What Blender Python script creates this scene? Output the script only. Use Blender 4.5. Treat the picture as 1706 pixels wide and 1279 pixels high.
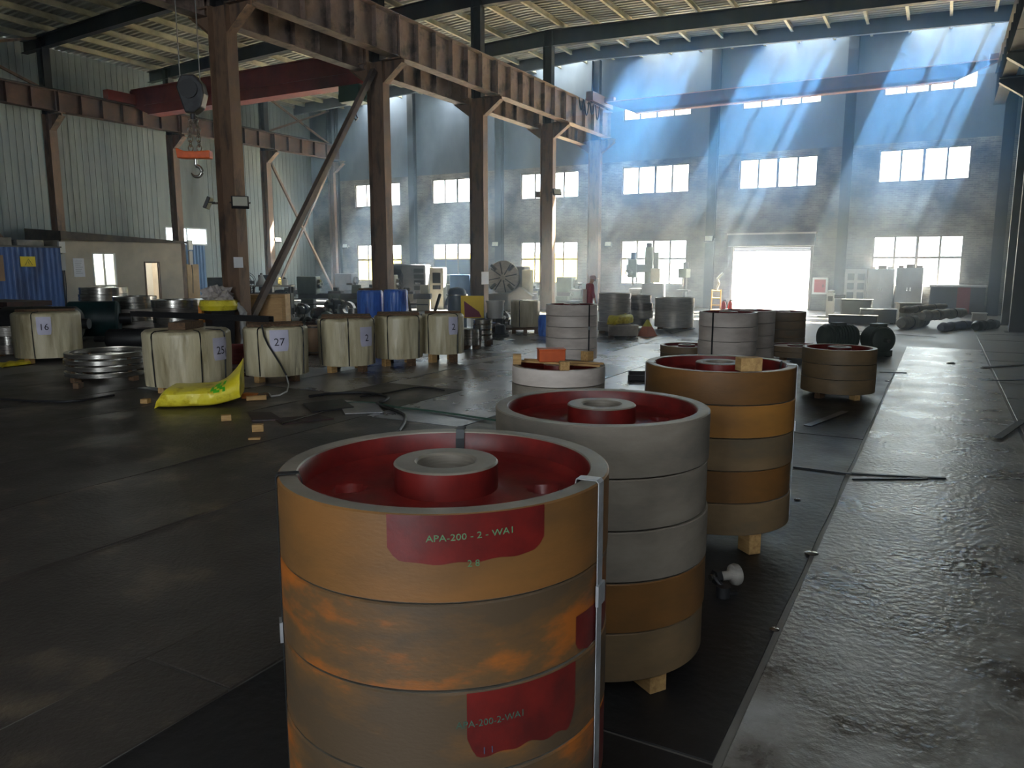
import bpy, math, random
from math import sin, cos, pi, radians, atan2, hypot
from mathutils import Vector, Matrix, noise as mnoise

for _o in list(bpy.data.objects):
    bpy.data.objects.remove(_o)
SC = bpy.context.scene
COL = SC.collection
random.seed(7)

# ------------------------------------------------------------------ camera
IW, IH, FPX, HOR, VPX, CH = 1706.0, 1279.0, 1272.0, 442.0, 1571.0, 2.1
PITCH = math.atan((IH / 2 - HOR) / FPX)
YAW = atan2(VPX - IW / 2, FPX * cos(PITCH) + (IH / 2 - HOR) * sin(PITCH))
FW = Vector((-sin(YAW) * cos(PITCH), cos(YAW) * cos(PITCH), -sin(PITCH)))
RT = Vector((cos(YAW), sin(YAW), 0))
UPV = RT.cross(FW)
CAMP = Vector((0, 0, CH))
cam_d = bpy.data.cameras.new('camera')
cam_d.sensor_fit = 'HORIZONTAL'; cam_d.sensor_width = 36.0
cam_d.lens = 36.0 * FPX / IW
cam_d.clip_end = 400
cam = bpy.data.objects.new('camera', cam_d)
cam.location = CAMP
cam.rotation_euler = (pi / 2 - PITCH, 0, YAW)
COL.objects.link(cam)
SC.camera = cam

# ------------------------------------------------------------------ light and exposure
SUN_DIR = Vector((0.29, 0.565, 0.958)).normalized()      # towards the sun
WORLD_STRENGTH = 6.0
SUN_STRENGTH = 86.0
HAZE_DENSITY = 0.0035
SMOKE_DENSITY = 0.062  # added smoke volumes that make the light shafts and glow show
SC.view_settings.view_transform = 'Standard'
SC.view_settings.look = 'None'
SC.view_settings.gamma = 1.0
SC.view_settings.use_curve_mapping = False
SC.view_settings.exposure = 1.32
wd = bpy.data.worlds.new('sky'); SC.world = wd; wd.use_nodes = True
_bg = wd.node_tree.nodes['Background']
_bg.inputs[0].default_value = (0.86, 0.94, 1.0, 1)
_bg.inputs[1].default_value = WORLD_STRENGTH
sun_d = bpy.data.lights.new('sun', 'SUN')
sun_d.energy = SUN_STRENGTH; sun_d.angle = radians(0.6); sun_d.color = (1.0, 0.98, 0.95)
sun = bpy.data.objects.new('sun', sun_d)
sun.rotation_euler = SUN_DIR.to_track_quat('Z', 'Y').to_euler()
COL.objects.link(sun)
CY = SC.cycles
CY.use_denoising = True
CY.max_bounces = 6; CY.diffuse_bounces = 4; CY.glossy_bounces = 3
CY.transmission_bounces = 3; CY.volume_bounces = 1; CY.transparent_max_bounces = 12
CY.sample_clamp_indirect = 6.0
CY.caustics_reflective = False; CY.caustics_refractive = False
CY.use_adaptive_sampling = True; CY.adaptive_threshold = 0.02

# ------------------------------------------------------------------ pixel helpers (a pixel gives a direction)
def ray(x, y): return FW * FPX + RT * (x - IW / 2) - UPV * (y - IH / 2)
def fl(x, y, z=0.0):
    d = ray(x, y); return CAMP + d * ((z - CH) / d.z)
def atY(x, y, Y):
    d = ray(x, y); return CAMP + d * (Y / d.y)
def atX(x, y, X):
    d = ray(x, y); return CAMP + d * (X / d.x)
def proj(P):
    v = Vector(P) - CAMP; z = v.dot(FW)
    return IW / 2 + FPX * v.dot(RT) / z, IH / 2 - FPX * v.dot(UPV) / z
def fit_cyl(xl, xr, yb, z0):
    """upright cylinder whose side edges and lower front edge show at these pixels: centre and radius"""
    xm = (xl + xr) / 2
    P = fl(xm, yb, z0); R = 0.5
    for _ in range(30):
        d = Vector((P.x, P.y)); dn = d.normalized()
        depth = (Vector((P.x, P.y, 0)) + Vector((dn.x, dn.y, 0)) * R - Vector((0, 0, CH - z0))).dot(FW)
        Q = fl(xm, yb, z0)
        cx, cy = Q.x + dn.x * R, Q.y + dn.y * R
        dep = (Vector((cx, cy, z0)) - CAMP).dot(FW)
        R = (xr - xl) / 2 / FPX * dep
        P = Q
    return cx, cy, R

# ------------------------------------------------------------------ materials
def lin(c):
    return tuple(((v / 255.0) / 12.92 if v <= 10 else ((v / 255.0 + 0.055) / 1.055) ** 2.4) for v in c) + (1.0,)
_M = {}
def mat(name, c1, c2=None, c3=None, scale=3.0, rough=0.6, metal=0.0, bump=0.0, detail=6.0, stretch=(1, 1, 1), rough2=None,
        bscale=None, rnd=False, spec=0.5, lo=0.35, hi=0.65):
    if name in _M: return _M[name]
    m = bpy.data.materials.new(name); m.use_nodes = True
    nt = m.node_tree; N = nt.nodes; L = nt.links
    b = N['Principled BSDF']
    b.inputs['Roughness'].default_value = rough; b.inputs['Metallic'].default_value = metal
    b.inputs['Specular IOR Level'].default_value = spec
    b.inputs['Base Color'].default_value = lin(c1)
    if c2 is not None or bump:
        tc = N.new('ShaderNodeTexCoord'); mp = N.new('ShaderNodeMapping')
        mp.inputs['Scale'].default_value = stretch
        L.new(tc.outputs['Object'], mp.inputs['Vector'])
        vec = mp.outputs['Vector']
        if rnd:
            oi = N.new('ShaderNodeObjectInfo'); mu = N.new('ShaderNodeMath'); mu.operation = 'MULTIPLY'; mu.inputs[1].default_value = 37.0
            L.new(oi.outputs['Random'], mu.inputs[0])
            va = N.new('ShaderNodeVectorMath'); va.operation = 'ADD'
            L.new(vec, va.inputs[0]); L.new(mu.outputs[0], va.inputs[1]); vec = va.outputs[0]
        nz = N.new('ShaderNodeTexNoise'); nz.inputs['Scale'].default_value = scale; nz.inputs['Detail'].default_value = detail
        nz.inputs['Roughness'].default_value = 0.62
        L.new(vec, nz.inputs['Vector'])
        if c2 is not None:
            rp = N.new('ShaderNodeValToRGB'); e = rp.color_ramp.elements
            e[0].position = lo; e[0].color = lin(c1); e[1].position = hi; e[1].color = lin(c2)
            if c3 is not None:
                x = e.new((lo + hi) / 2); x.color = lin(c3)
            L.new(nz.outputs['Fac'], rp.inputs['Fac']); L.new(rp.outputs['Color'], b.inputs['Base Color'])
        if rough2 is not None:
            mr = N.new('ShaderNodeMapRange'); mr.inputs[1].default_value = 0.3; mr.inputs[2].default_value = 0.7
            mr.inputs[3].default_value = rough; mr.inputs[4].default_value = rough2
            L.new(nz.outputs['Fac'], mr.inputs[0]); L.new(mr.outputs[0], b.inputs['Roughness'])
        if bump:
            bp = N.new('ShaderNodeBump'); bp.inputs['Strength'].default_value = bump; bp.inputs['Distance'].default_value = 0.02
            src = nz
            if bscale:
                src = N.new('ShaderNodeTexNoise'); src.inputs['Scale'].default_value = bscale; src.inputs['Detail'].default_value = 4
                L.new(vec, src.inputs['Vector'])
            L.new(src.outputs['Fac'], bp.inputs['Height']); L.new(bp.outputs['Normal'], b.inputs['Normal'])
    _M[name] = m
    return m

def emit(name, c, s):
    if name in _M: return _M[name]
    m = bpy.data.materials.new(name); m.use_nodes = True
    b = m.node_tree.nodes['Principled BSDF']
    b.inputs['Base Color'].default_value = lin(c); b.inputs['Emission Color'].default_value = lin(c); b.inputs['Emission Strength'].default_value = s
    _M[name] = m
    return m

def glass_mat():
    m = bpy.data.materials.new('window glass'); m.use_nodes = True
    nt = m.node_tree; nt.nodes.clear()
    o = nt.nodes.new('ShaderNodeOutputMaterial'); mx = nt.nodes.new('ShaderNodeMixShader')
    t = nt.nodes.new('ShaderNodeBsdfTransparent'); g = nt.nodes.new('ShaderNodeBsdfGlossy')
    t.inputs[0].default_value = (0.93, 0.96, 0.95, 1); g.inputs['Roughness'].default_value = 0.05
    mx.inputs[0].default_value = 0.06
    nt.links.new(t.outputs[0], mx.inputs[1]); nt.links.new(g.outputs[0], mx.inputs[2]); nt.links.new(mx.outputs[0], o.inputs[0])
    return m
GLASS = glass_mat()

# ------------------------------------------------------------------ mesh builder
class MB:
    def __init__(s): s.v = []; s.f = []; s.mi = []; s.sm = []
    def add(s, vs, fs, mi=0, sm=False):
        o = len(s.v); s.v.extend([tuple(p) for p in vs])
        for q in fs: s.f.append([i + o for i in q]); s.mi.append(mi); s.sm.append(sm)
        return s
    def box(s, x0, x1, y0, y1, z0, z1, mi=0):
        vs = [(x, y, z) for z in (z0, z1) for y in (y0, y1) for x in (x0, x1)]
        return s.add(vs, [(0, 2, 3, 1), (4, 5, 7, 6), (0, 1, 5, 4), (2, 6, 7, 3), (0, 4, 6, 2), (1, 3, 7, 5)], mi)
    def cbox(s, c, d, rz=0.0, mi=0, M=None):
        M = M or Matrix.Rotation(rz, 3, 'Z')
        vs = [Vector(c) + M @ Vector((sx * d[0] / 2, sy * d[1] / 2, sz * d[2] / 2)) for sz in (-1, 1) for sy in (-1, 1) for sx in (-1, 1)]
        return s.add(vs, [(0, 2, 3, 1), (4, 5, 7, 6), (0, 1, 5, 4), (2, 6, 7, 3), (0, 4, 6, 2), (1, 3, 7, 5)], mi)
    def frame(s, p, q):
        d = (Vector(q) - Vector(p)); L = d.length; d.normalize()
        a = d.cross(Vector((0, 0, 1)))
        if a.length < 1e-4: a = Vector((1, 0, 0))
        a.normalize(); b = a.cross(d)
        return d, a, b, L
    def bar(s, p, q, w, h, mi=0, off=(0, 0)):
        d, a, b, L = s.frame(p, q); p = Vector(p) + a * off[0] + b * off[1]; q = Vector(q) + a * off[0] + b * off[1]
        vs = [e + a * (sx * w / 2) + b * (sz * h / 2) for e in (p, q) for sz in (-1, 1) for sx in (-1, 1)]
        return s.add(vs, [(0, 1, 3, 2), (4, 6, 7, 5), (0, 4, 5, 1), (2, 3, 7, 6), (0, 2, 6, 4), (1, 5, 7, 3)], mi)
    def ibeam(s, p, q, h, b, tf=0.02, tw=0.012, mi=0):
        s.bar(p, q, b, tf, mi, (0, h / 2 - tf / 2)); s.bar(p, q, b, tf, mi, (0, -h / 2 + tf / 2)); s.bar(p, q, tw, h - 2 * tf, mi)
        return s
    def cyl(s, p, q, r, seg=16, mi=0, r2=None, caps=True, cmi=None):
        d, a, b, L = s.frame(p, q); p = Vector(p); q = Vector(q); r2 = r if r2 is None else r2
        vs = [e + (a * cos(2 * pi * k / seg) + b * sin(2 * pi * k / seg)) * rr for e, rr in ((p, r), (q, r2)) for k in range(seg)]
        s.add(vs, [(k, (k + 1) % seg, seg + (k + 1) % seg, seg + k) for k in range(seg)], mi, True)
        if caps:
            cm = mi if cmi is None else cmi
            s.add(vs[:seg], [tuple(range(seg - 1, -1, -1))], cm); s.add(vs[seg:], [tuple(range(seg))], cm)
        return s
    def lathe(s, prof, seg=48, closed=False, c=(0, 0, 0), mis=None, axis=None):
        n = len(prof); vs = []
        for k in range(seg):
            a = 2 * pi * k / seg
            for (r, z) in prof:
                vs.append((c[0] + r * cos(a), c[1] + r * sin(a), c[2] + z) if axis is None else
                          (c[0] + z, c[1] + r * cos(a), c[2] + r * sin(a)) if axis == 'x' else (c[0] + r * sin(a), c[1] + z, c[2] + r * cos(a)))
        o = len(s.v); s.v.extend(vs)
        for k in range(seg):
            k2 = (k + 1) % seg
            for j in range(n if closed else n - 1):
                j2 = (j + 1) % n
                s.f.append([o + k * n + j, o + k2 * n + j, o + k2 * n + j2, o + k * n + j2])
                s.mi.append(mis[j] if mis else 0); s.sm.append(True)
        return s
    def tube(s, pts, r, seg=8, mi=0):
        pts = [Vector(p) for p in pts]; rings = []
        for i, p in enumerate(pts):
            d = (pts[min(i + 1, len(pts) - 1)] - pts[max(i - 1, 0)])
            d = d.normalized() if d.length > 1e-9 else Vector((0, 0, 1))
            a = d.cross(Vector((0, 0, 1)))
            if a.length < 1e-3: a = Vector((1, 0, 0))
            a.normalize(); b = a.cross(d)
            rr = r[i] if isinstance(r, (list, tuple)) else r
            rings.append([p + (a * cos(2 * pi * k / seg) + b * sin(2 * pi * k / seg)) * rr for k in range(seg)])
        vs = [v for g in rings for v in g]; fs = []
        for i in range(len(pts) - 1):
            for k in range(seg):
                k2 = (k + 1) % seg
                fs.append((i * seg + k, i * seg + k2, (i + 1) * seg + k2, (i + 1) * seg + k))
        s.add(vs, fs, mi, True)
        s.add(rings[0], [tuple(range(seg - 1, -1, -1))], mi); s.add(rings[-1], [tuple(range(seg))], mi)
        return s
    def mesh(s, name, mats, recalc=True):
        me = bpy.data.meshes.new(name); me.from_pydata(s.v, [], s.f)
        for m in (mats if isinstance(mats, (list, tuple)) else [mats]): me.materials.append(m)
        me.polygons.foreach_set('material_index', s.mi)
        me.polygons.foreach_set('use_smooth', s.sm)
        me.update()
        if any(s.sm): me.set_sharp_from_angle(angle=radians(38))
        return me
    def build(s, name, mats, parent=None, loc=None, rz=None):
        return obj(name, s.mesh(name, mats), parent, loc, rz)

def obj(name, me, parent=None, loc=None, rz=None):
    o = bpy.data.objects.new(name, me); COL.objects.link(o)
    if parent: o.parent = parent
    if loc is not None: o.location = loc
    if rz is not None: o.rotation_euler = (0, 0, rz)
    return o
def tag(o, label=None, cat=None, group=None, kind=None):
    if label: o['label'] = label
    if cat: o['category'] = cat
    if group: o['group'] = group
    if kind: o['kind'] = kind
    return o
def thing(name, label, cat, loc=(0, 0, 0), rz=0.0, group=None, kind=None):
    o = bpy.data.objects.new(name, None); COL.objects.link(o); o.location = loc; o.rotation_euler = (0, 0, rz)
    o.empty_display_size = 0.1
    return tag(o, label, cat, group, kind)
def copytree(o, parent=None, loc=None, rz=None, label=None, group=None):
    c = o.copy(); COL.objects.link(c); c.parent = parent
    if loc is not None: c.location = loc
    if rz is not None: c.rotation_euler = (0, 0, rz)
    if label: c['label'] = label
    if group: c['group'] = group
    for ch in list(o.children): copytree(ch, c)
    return c
def bevel(o, w=0.004, seg=1):
    m = o.modifiers.new('bevel', 'BEVEL'); m.width = w; m.segments = seg; m.limit_method = 'ANGLE'
    return o
def text_mesh(txt, size, thick=0.001):
    cu = bpy.data.curves.new('lettering', 'FONT'); cu.body = txt; cu.size = size; cu.extrude = thick / 2
    cu.align_x = 'CENTER'; cu.align_y = 'CENTER'; cu.resolution_u = 2
    t = bpy.data.objects.new('lettering_source', cu); COL.objects.link(t)
    me = bpy.data.meshes.new_from_object(t)
    bpy.data.objects.remove(t); bpy.data.curves.remove(cu)
    return me

# ================================================================== the hall
YB = 38.4                 # inner face of the gable wall with the door
XR, XM, XL = 2.1, -16.2, -34.2        # column rows
ROWY = [14.15 + 6.1 * k - (.7 if k == -1 else 0) for k in range(-5, 4)] + [37.95]
def roof_z(x): return 12.72 - 0.042 * abs(x - XM)
WIN_C = [-1.05, -7.12, -13.1, -19.1, -25.1, -31.0]
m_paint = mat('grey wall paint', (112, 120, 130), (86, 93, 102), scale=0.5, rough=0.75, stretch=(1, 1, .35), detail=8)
m_brick = None
def brick_mat():
    m = bpy.data.materials.new('haze-paled brick'); m.use_nodes = True
    N = m.node_tree.nodes; L = m.node_tree.links; b = N['Principled BSDF']; b.inputs['Roughness'].default_value = 0.85
    tc = N.new('ShaderNodeTexCoord'); sx = N.new('ShaderNodeSeparateXYZ'); cx = N.new('ShaderNodeCombineXYZ')
    L.new(tc.outputs['Object'], sx.inputs[0]); L.new(sx.outputs[0], cx.inputs[0]); L.new(sx.outputs[2], cx.inputs[1])
    br = N.new('ShaderNodeTexBrick'); br.inputs['Scale'].default_value = 2.0
    br.inputs['Color1'].default_value = lin((178, 172, 164)); br.inputs['Color2'].default_value = lin((146, 138, 130)); br.inputs['Mortar'].default_value = lin((190, 187, 182))  # grey brick, its colours lightened to stand in for haze
    br.inputs['Mortar Size'].default_value = 0.02; br.inputs['Brick Width'].default_value = 0.5; br.inputs['Row Height'].default_value = 0.16
    L.new(cx.outputs[0], br.inputs['Vector'])
    nz = N.new('ShaderNodeTexNoise'); nz.inputs['Scale'].default_value = 0.9; nz.inputs['Detail'].default_value = 8
    L.new(tc.outputs['Object'], nz.inputs['Vector'])
    rp = N.new('ShaderNodeValToRGB'); rp.color_ramp.elements[0].position = .35; rp.color_ramp.elements[1].position = .7
    rp.color_ramp.elements[0].color = lin((122, 122, 124)); rp.color_ramp.elements[1].color = lin((230, 228, 224))
    L.new(nz.outputs['Fac'], rp.inputs[0])
    mx = N.new('ShaderNodeMix'); mx.data_type = 'RGBA'; mx.blend_type = 'MULTIPLY'; mx.inputs[0].default_value = 1
    L.new(br.outputs['Color'], mx.inputs[6]); L.new(rp.outputs[0], mx.inputs[7]); L.new(mx.outputs[2], b.inputs['Base Color'])
    return m
m_brick = brick_mat()
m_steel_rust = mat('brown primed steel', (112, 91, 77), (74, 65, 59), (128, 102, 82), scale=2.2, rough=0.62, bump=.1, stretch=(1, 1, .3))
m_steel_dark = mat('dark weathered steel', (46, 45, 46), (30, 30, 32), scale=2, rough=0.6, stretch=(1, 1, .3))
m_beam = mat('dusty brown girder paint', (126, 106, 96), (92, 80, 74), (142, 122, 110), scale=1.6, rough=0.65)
m_roof = mat('galvanised roof sheet', (182, 183, 174), (146, 147, 138), scale=0.8, rough=0.5, stretch=(.3, 1, 1))
m_purlin = mat('purlin steel', (206, 200, 170), (168, 162, 136), scale=1.5, rough=0.55)
m_frame = mat('window frame steel', (110, 104, 98), rough=0.5)
m_conc = mat('dusty concrete', (128, 124, 118), (88, 86, 84), (108, 104, 100), scale=0.7, rough=0.62, rough2=0.4, bump=.12, bscale=9, detail=9)

def wall_cells(mb, u0, u1, z0, z1, holes, place, mi=0):
    us = sorted({u0, u1} | {min(max(h[i], u0), u1) for h in holes for i in (0, 1)})
    for a, b in zip(us, us[1:]):
        if b - a < 1e-6: continue
        m = (a + b) / 2; zs = [z0]
        for h in sorted((h for h in holes if h[0] < m < h[1]), key=lambda h: h[2]):
            lo, hi = max(h[2], z0), min(h[3], z1)
            if hi <= lo: continue
            if lo > zs[-1]: place(mb, a, b, zs[-1], lo, mi)
            zs.append(hi)
        if z1 > zs[-1]: place(mb, a, b, zs[-1], z1, mi)

# --- gable wall with windows, door and lower brickwork
HW = 1.77
holes = []
for k, c in enumerate(WIN_C):
    if k != 1: holes.append((c - HW, c + HW, 1.12, 3.4))
    holes.append((c - HW, c + HW, 5.7, 7.12))
    if k < 3: holes.append((c - HW, c + HW, 9.4, 10.45))
DOOR = (-9.05, -5.38, 0.0, 3.0)
holes.append(DOOR)
def placeY(mb, a, b, z0, z1, mi): mb.box(a, b, YB, YB + .3, z0, z1, mi)
mb = MB(); wall_cells(mb, -36.6, 3.0, 0, 7.4, holes, placeY)
tag(mb.build('wall_back', m_brick), 'haze-paled brick gable wall with the bright doorway and window rows', 'wall', kind='structure')
mb = MB(); wall_cells(mb, -36.6, 3.0, 7.4, 13.2, holes, placeY)
tag(mb.build('wall_back_upper', m_paint), 'painted grey upper gable wall above the brickwork', 'wall', kind='structure')

PORTALS = []
def portal(cx, cy, cz, w, h, rot):
    d = bpy.data.lights.new('window_portal', 'AREA'); d.shape = 'RECTANGLE'; d.size, d.size_y = (h, w) if rot[1] else (w, h)
    d.cycles.is_portal = True
    o = bpy.data.objects.new('window_portal', d); o.location = (cx, cy, cz); o.rotation_euler = rot; COL.objects.link(o)
_wn = [0]
def window(c, z0, z1, cols, rows, covered=()):
    _wn[0] += 1
    root = thing('window_%d' % _wn[0], None, None, (c, YB, z0), kind='structure')
    w = 2 * HW; h = z1 - z0; t = 0.07
    f = MB(); y0, y1 = .05, .12
    f.box(-HW, HW, y0, y1, 0, t).box(-HW, HW, y0, y1, h - t, h).box(-HW, -HW + t, y0, y1, t, h - t).box(HW - t, HW, y0, y1, t, h - t)
    f.build('frame', m_frame, root)
    cw = w / cols
    zr = [0, h * .58, h] if rows == 2 else [0, h]
    for i in range(1, cols):
        g = MB(); wd_ = .12 if (cols == 4 and i == 2) else .085
        g.box(-HW + cw * i - wd_ / 2, -HW + cw * i + wd_ / 2, y0, y1, t, h - t); g.build('mullion', m_frame, root)
    if rows == 2:
        g = MB(); g.box(-HW + t, HW - t, y0 - .005, y1 + .005, zr[1] - .05, zr[1] + .05); g.build('transom', m_frame, root)
    for j in range(rows):
        for i in range(cols):
            if (i, j) in covered:
                g = MB(); g.box(-HW + cw * i + .03, -HW + cw * (i + 1) - .03, .07, .1, zr[j] + .04, zr[j + 1] - .04)
                g.build('board', m_board, root); continue
            g = MB(); g.box(-HW + cw * i + .03, -HW + cw * (i + 1) - .03, .082, .088, zr[j] + .035, zr[j + 1] - .035)
            g.build('pane', GLASS, root)
    portal(c, YB + .2, (z0 + z1) / 2, w, h, (-pi / 2, 0, 0))
    tag(root, ['', 'window'][0] or None)
    return root
m_board = mat('blue grey board', (84, 98, 112), rough=.7)
LAB = ['over the long work bench', 'over the doorway', 'behind the tall drilling machine', 'behind the lathe face plate', 'behind the cream control cabinet', 'nearest the corner with the sheet wall']
for k, c in enumerate(WIN_C):
    if k != 1:
        tag(window(c, 1.12, 3.4, 4, 2, ((0, 0), (1, 0), (2, 0)) if k == 4 else ()), 'low eight-pane window in brick wall, ' + LAB[k], 'window')
    tag(window(c, 5.7, 7.12, 4, 1), 'middle-height four-pane window, ' + LAB[k], 'window')
    if k < 3: tag(window(c, 9.4, 10.45, 4, 1), 'high four-pane window behind crane girder, ' + LAB[k], 'window')

# --- door: roller shutter rolled up in its hood
d = thing('door_1', 'wide doorway with rolled-up shutter, glaring daylight beyond', 'door', ((DOOR[0] + DOOR[1]) / 2, YB, 0), kind='structure')
hw = (DOOR[1] - DOOR[0]) / 2
m_hood = mat('shutter hood paint', (120, 128, 134), (100, 108, 114), scale=3, rough=.5)
MB().box(-hw - .15, hw + .15, -.42, -.02, 3.0, 3.55).build('shutter_hood', m_hood, d)
MB().box(-hw - .2, hw + .2, -.46, -.02, 3.55, 3.63).build('hood_ledge', mat('pale ledge', (200, 196, 186), rough=.6), d)
for s in (-1, 1): MB().box(s * hw - .06, s * hw + .06, -.1, .12, 0, 3.0).build('guide_rail', m_frame, d)
for j in range(3): MB().box(-hw + .06, hw - .06, .02, .06, 2.78 + j * .075, 2.85 + j * .075).build('shutter_slat', m_hood, d)
portal((DOOR[0] + DOOR[1]) / 2, YB + .2, 1.5, 2 * hw, 3.0, (-pi / 2, 0, 0))

# --- steel posts against the gable wall
for i, x in enumerate([1.95, -4.1, -10.1, -22.1, -28.1, -34.1]):
    p = MB(); p.ibeam((x, YB - .25, 0), (x, YB - .25, roof_z(x) - .1), .3, .42, .02, .012)
    tag(p.build('wall_post', m_steel_dark), 'dark steel post against gable wall, number %d from the dark side wall' % (i + 1), 'column', kind='structure')
# --- left wall: ribbed sheet
XW = -36.4
m_sheet = mat('stained grey-green wall sheet', (160, 170, 170), (84, 86, 82), (136, 147, 147), scale=.28, rough=.6, stretch=(1, 1.6, .22), detail=9, lo=.3, hi=.72)
wl = [atX(275, 378, XW), atX(345, 408, XW)]
lwh = [(wl[0].y, wl[1].y, wl[1].z, wl[0].z)]
def placeX(mb, a, b, z0, z1, mi): mb.box(XW - .12, XW, a, b, z0, z1, mi)
mb = MB(); wall_cells(mb, -16, YB + .3, 0, roof_z(XW) + .03, lwh, placeX)
y = -4.0
while y < YB:
    if not (lwh[0][0] - .1 < y < lwh[0][1] + .05): mb.box(XW, XW + .018, y, y + .09, 0, roof_z(XW) - .02)
    y += .3
tag(mb.build('wall_left', m_sheet), 'stained ribbed sheet side wall behind the cream office', 'wall', kind='structure')
_wn[0] += 1
lw = thing('window_%d' % _wn[0], 'small bright window high in the ribbed sheet wall', 'window', (XW, (lwh[0][0] + lwh[0][1]) / 2, lwh[0][2]), kind='structure')
hy = (lwh[0][1] - lwh[0][0]) / 2; hz = lwh[0][3] - lwh[0][2]
f = MB()
for a in (-hy, 0, hy): f.box(-.1, .02, a - .04, a + .04, 0, hz)
for b in (0, hz): f.box(-.1, .02, -hy, hy, b - .04, b + .04)
f.build('frame', mat('pale frame', (190, 196, 198), rough=.5), lw)
for s in (-1, 1):
    for t in range(2): MB().box(-.05, -.045, (s - 1) / 2 * hy + .05, (s + 1) / 2 * hy - .05, t * hz / 2 + .03, (t + 1) * hz / 2 - .03).build('pane', GLASS, lw)
portal(XW - .05, lw.location.y, lwh[0][2] + hz / 2, 2 * hy, hz, (0, -pi / 2, 0))

# --- right wall and back wall (behind the viewer)
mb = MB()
rh = [(y - 1.77, y + 1.77, 5.7, 7.12) for y in (-13, -9, -5, -1)]  # unseen openings added to light the stacks from this side
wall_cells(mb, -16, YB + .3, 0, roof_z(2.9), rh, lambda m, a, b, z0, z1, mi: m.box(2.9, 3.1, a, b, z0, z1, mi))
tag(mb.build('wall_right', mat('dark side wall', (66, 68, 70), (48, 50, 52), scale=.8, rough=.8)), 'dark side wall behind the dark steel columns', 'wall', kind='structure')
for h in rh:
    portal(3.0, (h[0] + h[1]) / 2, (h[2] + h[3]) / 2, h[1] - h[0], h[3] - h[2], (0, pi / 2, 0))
mb = MB()
BACK_OPEN = (-2.6, 2.8, 0, 7.5)  # unseen opening, sized and placed to light the stacks from behind the viewer
wall_cells(mb, -36.6, 3.1, 0, 13.2, [BACK_OPEN], lambda m, a, b, z0, z1, mi: m.box(a, b, -16.3, -16, z0, z1, mi))
tag(mb.build('wall_front', m_paint), 'painted end wall with an opening shaped to light the stacks', 'wall', kind='structure')
for h in (BACK_OPEN,):
    portal((h[0] + h[1]) / 2, -16.15, (h[2] + h[3]) / 2, h[1] - h[0], h[3] - h[2], (pi / 2, 0, 0))

# --- roof: ribbed sheets on purlins, translucent sheets added next to the gable to let in sun shafts
ceil = thing('ceiling', 'ribbed metal sheet roof on pale purlins', 'ceiling', (0, 0, 0), kind='structure')
def roof_sheet(x0, x1, y0, y1, m=m_roof, name='roof_sheet'):
    mb = MB(); n = max(1, round((y1 - y0) / .3)); st = (y1 - y0) / n; ys = []
    for i in range(n):
        for t, hgt in ((0, 0), (.35, 0), (.5, .07), (.85, .07)): ys.append((y0 + (i + t) * st, hgt))
    ys.append((y1, 0))
    vs = []
    for yy, hgt in ys:
        for x in (x0, x1): vs.append((x, yy, roof_z(x) + hgt))
    mb.add(vs, [(2 * i, 2 * i + 1, 2 * i + 3, 2 * i + 2) for i in range(len(ys) - 1)])
    return mb.build(name, m, ceil)
YS = 36.7
ybays = [-16.2, -10, -4, 2, 8, 14, 20, 26, 32, YS]
for y0, y1 in zip(ybays, ybays[1:]):
    lit = y1 - y0 < 1.5
    for x0, x1 in ((-36.6, -26.4), (-26.4, XM), (XM, -7.0), (-7.0, 3.1)):
        sk = lit and x0 > -8
        roof_sheet(x0, x1, y0, y1, GLASS if sk else m_roof, 'added_skylight_sheet' if sk else 'roof_sheet')
    if lit:
        for x0, x1 in ((-7.0, 2.9),): portal((x0 + x1) / 2, (y0 + y1) / 2, 13.1, x1 - x0, y1 - y0, (0, 0, 0))
SKY = [(c - HW + .95, c + HW + .95) for c in WIN_C[::-1]]  # unseen skylights added and aligned so sun shafts fall past the windows
segs = []; _x = -36.6
for a, b in SKY:
    segs += [(_x, a, 0), (a, min(b, 3.0), 1)]; _x = min(b, 3.0)
segs.append((_x, 3.1, 0))
segs = [q for sg in segs for q in ([(sg[0], XM, sg[2]), (XM, sg[1], sg[2])] if sg[0] < XM < sg[1] else [sg])]
for a, b, s in segs: roof_sheet(a, b, YS, YB + .3, GLASS if s else m_roof, 'added_skylight_sheet' if s else 'roof_sheet')
for s in SKY:
    zc = roof_z((s[0] + s[1]) / 2)
    portal((s[0] + s[1]) / 2, (YS + YB) / 2 + .1, zc + .06, s[1] - s[0], YB - YS, (0, 0, 0))
x = XM + .75
px_ = []
while x < 2.8: px_.append(x); x += 1.5
x = XM - .75
while x > -36.2: px_.append(x); x -= 1.5
for x in px_:
    z = roof_z(x) - .005
    g = MB(); g.box(x - .055, x + .055, -16, YB, z - .22, z - .205).box(x - .006, x + .006, -16, YB, z - .205, z - .015).box(x - .04, x + .04, -16, YB, z - .015, z)
    g.build('purlin', m_purlin, ceil)

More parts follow.
